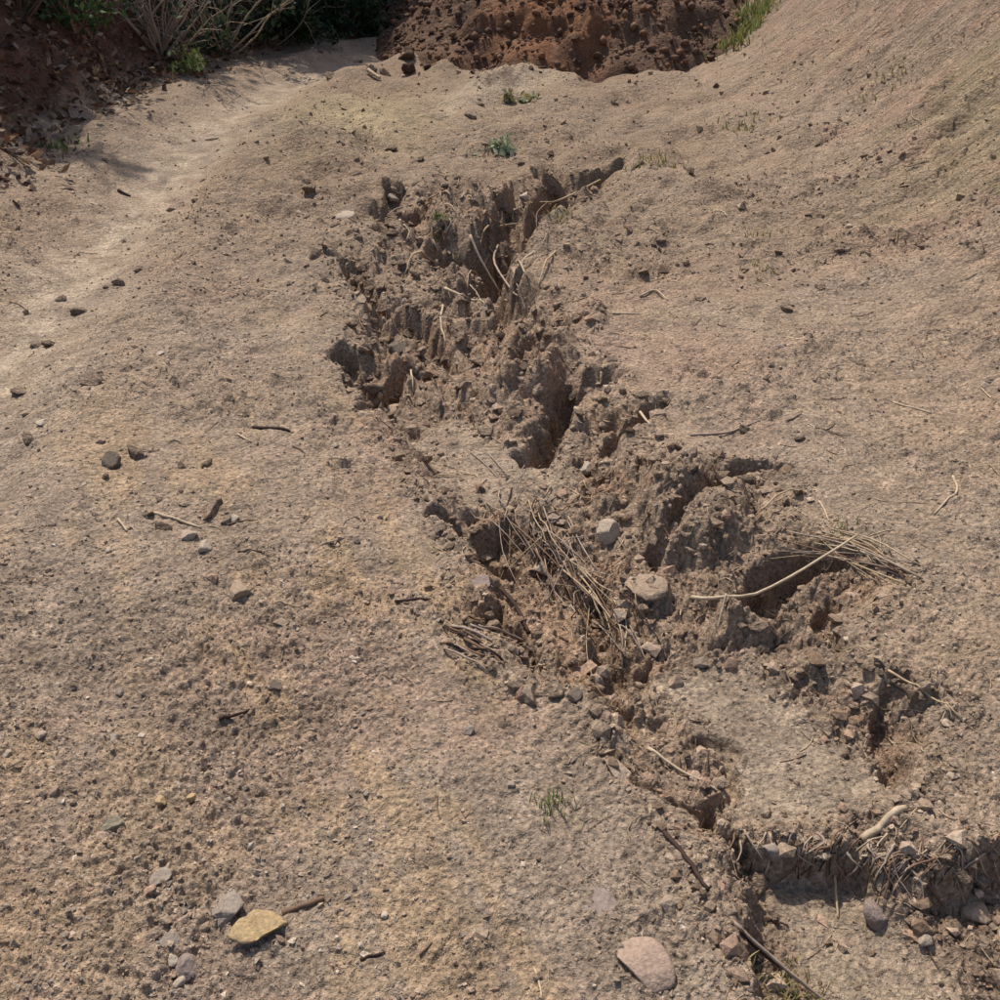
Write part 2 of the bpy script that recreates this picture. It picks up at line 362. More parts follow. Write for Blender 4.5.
# ------------------------------------------------------------------ mesh helpers
def mesh_np(name, verts, faces, mat=None, col=None, smooth=True, normals=None, alpha=0.0):
    """faces: (n,3) or (n,4) int array"""
    verts = np.asarray(verts, np.float32); faces = np.asarray(faces, np.int32)
    me = bpy.data.meshes.new(name); nf, k = faces.shape
    me.vertices.add(len(verts)); me.vertices.foreach_set('co', verts.ravel())
    me.loops.add(nf * k); me.loops.foreach_set('vertex_index', faces.ravel())
    me.polygons.add(nf); me.polygons.foreach_set('loop_start', np.arange(0, nf * k, k, dtype=np.int32))
    me.polygons.foreach_set('use_smooth', np.full(nf, smooth))
    me.update(calc_edges=True)
    if col is not None:
        ca = me.color_attributes.new('soil', 'FLOAT_COLOR', 'POINT')
        c4 = np.ones((len(verts), 4), np.float32); c4[:, :3] = col; c4[:, 3] = alpha; ca.data.foreach_set('color', c4.ravel())
    if normals is not None:
        me.normals_split_custom_set_from_vertices(np.asarray(normals, np.float32))
    if mat: me.materials.append(mat)
    return me
def link(name, me, parent=None, loc=None, rot=None, scale=None):
    o = bpy.data.objects.new(name, me); COL.objects.link(o)
    if parent: o.parent = parent
    if loc is not None: o.location = loc
    if rot is not None: o.rotation_euler = rot
    if scale is not None: o.scale = scale
    return o
def tag(o, label, cat=None, group=None, kind=None):
    if label: o['label'] = label
    if cat: o['category'] = cat
    if group: o['group'] = group
    if kind: o['kind'] = kind
    return o

# ------------------------------------------------------------------ terrain sheet, split into its regions
def rows():
    a = np.linspace(-5, .55, 26)[:-1]
    dep = np.linspace(math.atan(CAM_H / .55), math.atan(CAM_H / 19.), 880)
    b = CAM_H / np.tan(dep)
    c = np.geomspace(19.05, 600, 70)
    return np.concatenate([a, b, c])
def cols():
    i = np.linspace(-1.16, 1.16, 780)
    o = 1.16 + np.cumsum(np.geomspace(.004, .40, 52))
    return np.concatenate([-o[::-1], i, o])
Y1, U1 = rows(), cols()
half = np.maximum(Y1 * CP + CAM_H * SP_, 1.2) * math.tan(HFOV / 2)
GX = half[:, None] * U1[None, :]
GY = np.repeat(Y1[:, None], len(U1), 1)
H, K = terrain(GX.ravel(), GY.ravel(), True)
H = H.reshape(GX.shape)
for k in K: K[k] = np.asarray(K[k]).reshape(GX.shape)

def ground_colour(x, y, K):
    a1 = fbm(x, y, 1.5, 4, .55, None, 100); a2 = fbm(x * 1.5 + .5 * y, y * .55, .5, 5, .68, None, 110); a3 = fbm(x, y, 2.2, 3, .5, None, 120); a4 = fbm(x, y, .16, 3, .6, None, 125)
    base = lin(148, 128, 108); ochre = lin(168, 141, 108); red = lin(154, 124, 103); grey = lin(142, 126, 109); dust = lin(168, 149, 127)
    sand = lin(149, 131, 111); gully_soil = lin(143, 121, 101); slope = lin(143, 122, 101); dark = lin(92, 68, 54); bankred = lin(110, 76, 60); moss = lin(124, 118, 82)
    c = np.broadcast_to(base, x.shape + (3,)).copy()
    def mix(col, m):
        nonlocal c
        m = np.clip(m, 0, 1)[..., None]; c = c * (1 - m) + col * m
    mix(grey, .5 * sstep(.0, .45, a3))
    mix(red, .32 * sstep(.0, .5, a1))
    nearleft = sstep(4.2, 2.4, y) * sstep(.9, .2, x)
    mix(ochre, (.15 + .38 * nearleft) * sstep(-.05, .6, a2))
    mix(dust, .85 * np.exp(-(K['dr'] / .34) ** 2) * (.7 + .7 * a4 + .3 * a1))
    mix(grey, .4 * np.exp(-(K['d2'] / .25) ** 2))
    mix(lin(134, 114, 93), K['crown'] * (.6 + .5 * a4 + .4 * a1)); mix(lin(166, 148, 112), K['crown'] * .7 * np.exp(-(((x + 1.1) / .5) ** 2 + ((y - 8.6) / .9) ** 2)))
    mix(slope, .8 * K['rmw'])
    mix(red, K['rmw'] * .40 * sstep(.05, .5, a2)); mix(moss, K['rmw'] * .30 * sstep(.2, .55, a1 - a2 * .4))
    mix(lin(166, 147, 124), .7 * np.exp(-(path_dist(x.ravel(), y.ravel(), RIDGE).reshape(x.shape) / .22) ** 2))
    g = K['gm']
    mix(gully_soil, .75 * g * (1 - K['sm']) * (.75 + .5 * a4))
    mix(lin(150, 118, 92), .4 * g * (1 - K['sm']) * sstep(.1, .4, a2))
    mix(gully_soil * .75, .5 * K['pm'] * (1 - K['sm']))  # soil colour darkened further inside the pits and cracks
    mix(sand, .85 * K['sm'])
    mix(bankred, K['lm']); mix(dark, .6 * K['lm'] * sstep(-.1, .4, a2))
    far = sstep(20, 30, np.hypot(x, y)); mix(lin(96, 92, 62), .7 * far * sstep(-.2, .3, a1))
    return c * (1 + .16 * a4[..., None])
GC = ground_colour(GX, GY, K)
# vertex normals of the whole sheet, so the regions meet without a seam
Pn = np.stack([GX, GY, H], -1)
du = np.gradient(Pn, axis=1); dv = np.gradient(Pn, axis=0)
NN = np.cross(du, dv); NN /= np.linalg.norm(NN, axis=2, keepdims=True)
nr, nc = GX.shape
idx = np.arange(nr * nc).reshape(nr, nc)
quads = np.stack([idx[:-1, :-1], idx[:-1, 1:], idx[1:, 1:], idx[1:, :-1]], -1).reshape(-1, 4)
def fmean(a):
    return ((a[:-1, :-1] + a[1:, 1:]) * .5).ravel()
fg, fr, fl = fmean(K['g']), fmean(K['rd']), fmean(K['ld'])
reg = np.zeros(len(quads), int)
reg[fr > .25] = 2; reg[fl > .06] = 3; reg[fg > -.005] = 1
PV, NV, CV = Pn.reshape(-1, 3), NN.reshape(-1, 3), GC.reshape(-1, 3)
for r, (nm, lb) in enumerate([('dirt_track', 'dry brown dirt track with worn pale wheel path'),
                              ('erosion_gully', 'eroded gully of broken brown soil and sand washed into the track'),
                              ('hillside_slope', 'bare brown cut slope with scrape marks rising beside the track'),
                              ('earth_bank', 'dark shaded red earth bank covered with leaf litter')]):
    q = quads[reg == r]
    u, inv = np.unique(q, return_inverse=True)
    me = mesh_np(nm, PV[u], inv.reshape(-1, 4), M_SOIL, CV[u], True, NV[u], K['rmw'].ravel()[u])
    tag(link(nm, me), lb, kind='structure')
del Pn, du, dv, quads
def terrain(x, y, full=False):
    """height (and masks) read off the finished sheet"""
    x = np.asarray(x, float); y = np.asarray(y, float)
    i = np.clip(np.searchsorted(Y1, y) - 1, 0, nr - 2); fy = np.clip((y - Y1[i]) / (Y1[i + 1] - Y1[i]), 0, 1)
    u = x / (np.maximum(y * CP + CAM_H * SP_, 1.2) * math.tan(HFOV / 2))
    j = np.clip(np.searchsorted(U1, u) - 1, 0, nc - 2); fx = np.clip((u - U1[j]) / (U1[j + 1] - U1[j]), 0, 1)
    def look(A):
        return (A[i, j] * (1 - fx) + A[i, j + 1] * fx) * (1 - fy) + (A[i + 1, j] * (1 - fx) + A[i + 1, j + 1] * fx) * fy
    if not full: return look(H)
    return look(H), {k: look(np.asarray(K[k])) for k in K}

# ------------------------------------------------------------------ shapes
def ico(sub):
    import bmesh
    bm = bmesh.new(); bmesh.ops.create_icosphere(bm, subdivisions=sub, radius=1)
    v = np.array([x.co[:] for x in bm.verts]); f = np.array([[w.index for w in p.verts] for p in bm.faces]); bm.free()
    return v, f
ICO = {k: ico(k) for k in (1, 2, 3, 4)}
def n3(v, lam, seed):
    return (perlin(v[:, 0] / lam + 7.3, v[:, 1] / lam + v[:, 2] * .7 / lam, seed) + perlin(v[:, 1] / lam + 3.1, v[:, 2] / lam - v[:, 0] * .6 / lam, seed + 1)) * .5
def rock_verts(sub, seed, planes=13, amp=.07, lo=.42, hi=.8):
    r = np.random.default_rng(seed); v = ICO[sub][0].copy()
    for _ in range(planes):
        n = r.normal(size=3); n /= np.linalg.norm(n); d = r.uniform(lo, hi)
        ov = np.maximum(v @ n - d, 0); v -= ov[:, None] * n
    v *= 1 + amp * .8 * n3(v, .09, seed % 90 + 6)[:, None] + amp * n3(v, .45, seed % 90)[:, None] + amp * .5 * n3(v, .18, seed % 90 + 3)[:, None]
    return v / np.abs(v).max(0)
def clod_verts(sub, seed, amp=.55):
    v = ICO[sub][0].copy()
    v *= 1 + amp * n3(v, .9, seed)[:, None] + amp * .6 * n3(v, .38, seed + 5)[:, None] + amp * .5 * n3(v, .17, seed + 9)[:, None]
    r = np.random.default_rng(seed)
    for _ in range(9):
        n = r.normal(size=3); n /= np.linalg.norm(n); ov = np.maximum(v @ n - r.uniform(.3, .7), 0); v -= ov[:, None] * n * .9
    v *= 1 + .16 * n3(v, .12, seed + 12)[:, None]
    return v / np.abs(v).max(0)
def tube(pts, radii, sides=6, jit=0.0, seed=0):
    pts = np.asarray(pts, float); n = len(pts)
    r = np.random.default_rng(seed)
    t = np.gradient(pts, axis=0); t /= np.linalg.norm(t, axis=1, keepdims=True) + 1e-9
    ref = np.array([0, 0, 1.0]) if abs(t[:, 2]).mean() < .8 else np.array([1.0, 0, 0])
    a = np.cross(t, ref); a /= np.linalg.norm(a, axis=1, keepdims=True) + 1e-9; b = np.cross(a, t)
    th = np.arange(sides) * 2 * math.pi / sides
    R = np.asarray(radii)[:, None] * (1 + jit * r.normal(size=(n, sides)))
    v = pts[:, None, :] + R[..., None] * (np.cos(th)[None, :, None] * a[:, None, :] + np.sin(th)[None, :, None] * b[:, None, :])
    f = []
    for i in range(n - 1):
        for j in range(sides):
            k = (j + 1) % sides; f.append((i * sides + j, i * sides + k, (i + 1) * sides + k, (i + 1) * sides + j))
    v = np.concatenate([v.reshape(-1, 3), pts[:1], pts[-1:]]); c0, c1 = n * sides, n * sides + 1
    for j in range(sides):
        k = (j + 1) % sides; f.append((c0, k, j, j)); f.append((c1, (n - 1) * sides + j, (n - 1) * sides + k, (n - 1) * sides + k))
    return v, np.array(f)
def tri_quads(f):
    """quads -> triangles (a degenerate quad becomes one)"""
    a = f[:, [0, 1, 2]]; b = f[:, [0, 2, 3]]; b = b[f[:, 2] != f[:, 3]]
    return np.concatenate([a, b])
def tube_mesh(name, pts, radii, mat, sides=6, jit=.08, seed=0, origin=None):
    v, f = tube(pts, radii, sides, jit, seed)
    if origin is not None: v = v - np.asarray(origin)
    return mesh_np(name, v, tri_quads(f), mat)
def spline(p, n):
    p = np.asarray(p, float)
    if len(p) == 2: return p[0] + (p[1] - p[0]) * np.linspace(0, 1, n)[:, None]
    P = np.vstack([2 * p[0] - p[1], p, 2 * p[-1] - p[-2]]); out = []
    for t in np.linspace(0, len(p) - 1 - 1e-6, n):
        i = int(t); s = t - i; a, b, c, d = P[i:i + 4]
        out.append(.5 * ((2 * b) + (c - a) * s + (2 * a - 5 * b + 4 * c - d) * s * s + (3 * b - a - 3 * c + d) * s ** 3))
    return np.array(out)
def px_scale(p):
    """metres per pixel at a point"""
    return ((p[1] * CP + (CAM_H - p[2]) * SP_)) / FPX

# ------------------------------------------------------------------ soil mound across the far end of the track
def mound():
    n = 230; cx, cy = 1.05, 12.75
    u = np.linspace(-3.6, 3.4, n); v = np.linspace(-2.7, 3.4, n)
    X, Yv = np.meshgrid(u, v)
    w = .35 * perlin(X / .9, Yv / .9, 140)
    front = -2.15 + .28 * np.abs(X - .2) ** 1.1 + w * .8
    prof = sstep(-.25, 3.4, Yv - front + .22 * perlin(X / .35, Yv / .35, 147)) * sstep(2.0, .8, X + w * .5) * sstep(-2.5, -1.0, X + w) * sstep(3.4, 2.0, Yv)
    z = 1.4 * prof * (1 + .2 * perlin(X / 1.1, Yv / 1.1, 141))
    for lam, amp, sd in ((.5, .16, 142), (.22, .09, 143), (.1, .06, 144)):
        f1, f2, cid = worley(X.ravel() + .1 * perlin(X.ravel() / .3, Yv.ravel() / .3, 9), Yv.ravel(), lam, sd)
        z = z + (amp * (np.sqrt(np.clip(1 - f1 * f1, 0, 1)) * (.3 + cid) - .5)).reshape(z.shape) * sstep(.02, .2, prof)
    zz = terrain((X + cx).ravel(), (Yv + cy).ravel()).reshape(X.shape)
    zz = np.minimum(zz, .25)
    Z = zz - .12 + z + .12 * sstep(.0, .05, prof)
    P = np.stack([X + cx, Yv + cy, Z], -1).reshape(-1, 3)
    ix = np.arange(n * n).reshape(n, n)
    q = np.stack([ix[:-1, :-1], ix[:-1, 1:], ix[1:, 1:], ix[1:, :-1]], -1).reshape(-1, 4)
    pr = prof.ravel(); q = q[pr[q].max(1) > .004]
    a = fbm(P[:, 0], P[:, 1], 1.2, 4, .55, None, 150)
    red, brn, drk = lin(126, 88, 62), lin(104, 82, 66), lin(88, 68, 56)
    m = np.clip(sstep(-.3, .4, a) * np.exp(-((P[:, 0] - .4) / .9) ** 2), 0, 1)[:, None]; C = brn * (1 - m) + red * m
    m = sstep(0, .5, fbm(P[:, 0], P[:, 1], .5, 3, .6, None, 155))[:, None] * .6; C = C * (1 - m) + drk * m
    uq, inv = np.unique(q, return_inverse=True)
    base = np.array([cx, cy - 1.5, 0.])
    o = link('soil_mound', mesh_np('soil_mound', P[uq] - base, inv.reshape(-1, 4), M_SOIL, C[uq]), loc=base)
    tag(o, 'big mound of freshly dug red brown soil blocking the far end of the track', 'soil mound')
    return P.reshape(n, n, 3), prof
MP, MPROF = mound()

# ------------------------------------------------------------------ gravel and crumbs: nobody could count these
def scatter(n, box, keep, size, palette, name, label, sub='oct', sink=.35, flat=(.45, .9)):
    x0, x1, y0, y1 = box
    y = y0 * (y1 / y0) ** rng.random(n) if y0 > 0 else rng.uniform(y0, y1, n)
    hw = (y * CP + CAM_H * SP_) * math.tan(HFOV / 2) * 1.25
    x = rng.uniform(-1, 1, n) * hw
    m = (x > x0) & (x < x1); x, y = x[m], y[m]
    h, k = terrain(x, y, True)
    m = rng.random(len(x)) < keep(x, y, k); x, y, h = x[m], y[m], h[m]
    n = len(x); s = size(n, y)
    if sub == 'oct':
        bv = np.array([(1, 0, 0), (-1, 0, 0), (0, 1, 0), (0, -1, 0), (0, 0, 1), (0, 0, -1)], float)
        bf = np.array([(0, 2, 4), (2, 1, 4), (1, 3, 4), (3, 0, 4), (2, 0, 5), (1, 2, 5), (3, 1, 5), (0, 3, 5)])
    else:
        bv, bf = ICO[1]
    nv = len(bv)
    jit = 1 + .28 * rng.normal(size=(n, nv, 1)).clip(-1.6, 1.6)
    v = bv[None] * jit * np.stack([rng.uniform(.7, 1.3, n), rng.uniform(.7, 1.1, n), rng.uniform(*flat, n)], -1)[:, None, :]
    if sub == 'oct': v = v + .12 * rng.normal(size=(n, nv, 3))
    for ax, bx, amp in ((0, 2, .9 if sub == 'oct' else .3), (1, 2, .9 if sub == 'oct' else .3), (0, 1, 3.15)):
        a = rng.uniform(-amp, amp, n); c_, s_ = np.cos(a)[:, None], np.sin(a)[:, None]
        p_, q_ = v[..., ax].copy(), v[..., bx].copy(); v[..., ax] = p_ * c_ - q_ * s_; v[..., bx] = p_ * s_ + q_ * c_
    v = v * s[:, None, None] + np.stack([x, y, h + s * (.6 - sink * 1.4)], -1)[:, None, :]
    f = (bf[None] + (np.arange(n) * nv)[:, None, None]).reshape(-1, 3)
    pal = np.array([lin(*c) for c in palette]); c = pal[rng.integers(0, len(pal), n)] * rng.uniform(.75, 1.1, n)[:, None]
    o = link(name, mesh_np(name, v.reshape(-1, 3), f, M_GRAVEL, np.repeat(c, nv, 0), False))
    tag(o, label, kind='stuff'); return o
SOILPAL = [(148, 128, 108), (140, 120, 100), (160, 138, 116), (132, 111, 93), (166, 145, 124), (152, 125, 104)]
STONEPAL = [(150, 136, 120), (168, 150, 130), (134, 121, 109), (184, 166, 146), (116, 102, 90), (164, 138, 115)]
def keep_track(x, y, k):
    lowleft = sstep(.1, -.5, x) * sstep(3.2, 1.8, y)
    return (k['g'] < 0) * (.28 + .3 * k['patch'] + .6 * lowleft) * (k['ld'] < .1) * (1 - .75 * np.exp(-(k['dr'] / .3) ** 2)) * np.interp(k['rd'], [-1, .5], [1, .55])
scatter(95000, (-9, 9, .75, 6.5), keep_track, lambda n, y: np.minimum(.0015 * np.exp(rng.exponential(.36, n)) * (.75 + .28 * y), .008),
        SOILPAL + STONEPAL, 'gravel', 'fine loose gravel and soil crumbs scattered over the track', 'oct')
scatter(15000, (-9, 9, .8, 10), lambda x, y, k: keep_track(x, y, k) * .8, lambda n, y: np.minimum(.0023 * np.exp(rng.exponential(.32, n)) * (.7 + .26 * y), .015),
        SOILPAL + SOILPAL + SOILPAL + STONEPAL, 'pebbles', 'small rounded and broken pebbles lying about the track', 'ico')
scatter(42000, (-3, 5, .8, 7.4), lambda x, y, k: (k['g'] > -.06) * (1 - .45 * k['sm']) * .9, lambda n, y: np.minimum(.0018 * np.exp(rng.exponential(.42, n)) * (.7 + .3 * y), .012),
        SOILPAL + [(118, 98, 80), (126, 104, 84)], 'soil_crumbs', 'loose broken soil crumbs lying inside the gully', 'oct')
scatter(21000, (-3, 5, .8, 7.4), lambda x, y, k: (k['g'] > -.04) * (1 - .95 * k['sm']) * .8, lambda n, y: np.minimum(.0036 * np.exp(rng.exponential(.45, n)) * (.6 + .32 * y), .024),
        SOILPAL + [(118, 98, 80), (126, 104, 84)], 'soil_lumps', 'small rounded soil lumps lying inside the gully', 'ico')
scatter(24000, (-9, 9, 4.5, 17), lambda x, y, k: (k['ld'] < .3) * (.2 + .8 * k['patch']) * (k['rd'] < 1.5) * (1 - .85 * np.exp(-(k['dr'] / .4) ** 2)) * .7, lambda n, y: np.minimum(.0065 * np.exp(rng.exponential(.4, n)), .03),
        SOILPAL + [(112, 92, 76)], 'far_soil_lumps', 'loose soil lumps strewn over the far part of the track', 'oct')
def mound_crumbs():
    n = 12000; i = rng.integers(3, 226, n); j = rng.integers(3, 226, n)
    m = (MPROF[i, j] > .003) & (MPROF[i, j] < .9); i, j = i[m], j[m]; p = MP[i, j] + rng.normal(size=(len(i), 3)) * [.03, .03, .01]
    n = len(p); s = .011 * np.exp(rng.exponential(.5, n)).clip(1, 4); nv = 12
    v = ICO[1][0][None] * (1 + .18 * rng.normal(size=(n, nv, 1))) * s[:, None, None] * [1, 1, .9] + p[:, None, :]
    f = (ICO[1][1][None] + (np.arange(n) * nv)[:, None, None]).reshape(-1, 3)
    pal = np.array([lin(*c) for c in [(116, 84, 62), (104, 80, 64), (90, 70, 58), (116, 92, 72)]])[rng.integers(0, 4, n)]
    tag(link('mound_crumbs', mesh_np('mound_crumbs', v.reshape(-1, 3), f, M_GRAVEL, np.repeat(pal, nv, 0), True)), 'crumbled red brown soil covering the dug mound', kind='stuff')
mound_crumbs()

# ------------------------------------------------------------------ soil clods: one object each
CLOD_ME = [mesh_np('clod', clod_verts(3, 200 + i), ICO[3][1], M_CLOD, None, True) for i in range(7)]
CLODR_ME = [mesh_np('red_clod', clod_verts(2, 230 + i), ICO[2][1], M_CLODRED, None, True) for i in range(5)]
def put_clod(p, r, me, label, group, sink=.42, cat='clod', name='soil_clod'):
    o = link(name, me, loc=(p[0], p[1], p[2] + r * (.75 - sink * 1.3)), rot=(random.uniform(-.5, .5), random.uniform(-.5, .5), random.uniform(0, 6.28)),
             scale=(r * random.uniform(.9, 1.4), r * random.uniform(.75, 1.1), r * random.uniform(.55, .85)))
    return tag(o, label, cat, group)
ZONES = [  # pixel polygon-ish boxes: (x0,x1,y0,y1), count, size px range, label, group
    ((395, 600, 165, 215), 24, (4, 8), 'small brown soil clod at the far head of the gully', 'clods at the gully head'),
    ((345, 450, 200, 300), 30, (4, 9), 'crumbly brown clod along the upper left gully wall', 'clods on the upper left wall'),
    ((345, 470, 300, 410), 48, (5, 11), 'brown clod in the heap of broken soil left of the gully', 'clods in the left heap'),
    ((470, 610, 300, 450), 34, (5, 10), 'brown clod on the crumbling right side of the gully', 'clods on the right side'),
    ((440, 560, 490, 560), 18, (5, 10), 'brown clod above the tangle of roots', 'clods above the root tangle'),
    ((600, 790, 440, 560), 30, (6, 12), 'brown clod on the slumped block of soil in mid gully', 'clods on the slumped block'),
    ((690, 930, 590, 720), 30, (6, 13), 'soil clod on the collapsed wall below the dry stalks', 'clods below the stalks'),
    ((470, 640, 600, 700), 20, (6, 12), 'soil clod on the left edge below the root tangle', 'clods below the root tangle'),
    ((740, 1000, 840, 930), 26, (7, 15), 'soil clod fallen below the undercut lip in the foreground', 'clods below the lip')]
for (x0, x1, y0, y1), n, (s0, s1), lb, gp in ZONES:
    n = int(n * .72)
    pts = np.stack([rng.uniform(x0, x1, n * 2), rng.uniform(y0, y1, n * 2)], -1)
    P = hits(pts); _, k = terrain(P[:, 0], P[:, 1], True)
    ok = np.where((k['g'] > -.03) & (k['sm'] < .4))[0][:n]
    rad = [rng.uniform(s0, s1) * (1.35 if rng.random() < .12 else .9) * .74 for _ in ok]
    cell = [(min(int((pts[i][0] - x0) / (x1 - x0) * 3), 2), int(pts[i][1] > (y0 + y1) / 2)) for i in ok]
    for q, i in enumerate(ok):
        where = ('nearer' if cell[q][1] else 'farther') + ' ' + ('left', 'middle', 'right')[cell[q][0]]
        big = rad[q] == max(rad[w] for w in range(len(ok)) if cell[w] == cell[q])
        l2 = ('largest ' if big else '') + lb + ', ' + where + ' part'
        put_clod(P[i], rad[q] * px_scale(P[i]), CLOD_ME[rng.integers(7)], l2, gp)
# clods on the open track
for gp, lb, lst in [
    ('clods beside the wheel path', 'dark soil clod beside the pale wheel path at left', [(120,284,8),(77,313,9),(35,346,7),(51,345,8),(90,384,11),(60,300,5),(140,270,5),(100,375,6),(28,440,9),(20,392,8)]),
    ('clods in the left hollow', 'soil clod in the shallow hollow left of centre', [(138,457,12),(163,527,9),(210,511,13),(148,515,7),(185,505,6),(105,478,7),(205,466,8),(183,468,7),(160,500,5),(225,522,6)]),
    ('clods on the far hump', 'soil clod on the far hump of the track', [(310,190,8),(318,200,7),(305,182,6),(390,150,6),(420,160,5),(385,75,8),(370,70,6),(360,62,5),(330,78,6),(480,105,5),(470,118,6),(640,165,5),(690,172,6),(672,168,5),(700,130,5)]),
    ('clods at right rim', 'soil clod near the right rim of the gully', [(820,288,6),(785,310,6),(840,250,5),(745,270,5),(700,300,6),(660,240,5),(765,380,6),(745,430,7),(860,365,7),(800,440,6)])]:
    P = hits([(a, b) for a, b, c in lst])
    xs = sorted(q[0] for q in lst); ys_ = sorted(q[1] for q in lst); n = len(lst); top = max(q[2] for q in lst)
    for p, (a, b, c) in zip(P, lst):
        where = ('farther', 'middle', 'nearer')[ys_.index(b) * 3 // n] + ' ' + ('left', 'centre', 'right')[xs.index(a) * 3 // n]
        put_clod(p, c * px_scale(p), CLOD_ME[rng.integers(7)], ('largest ' if c == top else '') + lb + ', ' + where + ' of its group', gp, .45)
# clods of the mound
for q in range(48):
    while True:
        i, j = rng.integers(5, 110), rng.integers(5, 225)
        if .02 < MPROF[i, j] < .55: break
    put_clod(MP[i, j], rng.uniform(.03, .06), CLODR_ME[rng.integers(5)], 'red brown clod on the ' + ('left end', 'left half', 'right half', 'right end')[min(int(j / 57.6), 3)] + ' of the dug soil mound, ' + ('low down' if MPROF[i, j] < .25 else 'higher up'), 'clods on the mound', .3)
lst = [(rng.uniform(405, 560), rng.uniform(45, 75)) for _ in range(16)]
for p in hits(lst): put_clod(p, rng.uniform(.03, .085), CLODR_ME[rng.integers(5)], 'red brown clod rolled off the mound onto the track', 'clods at the foot of the mound', .3)

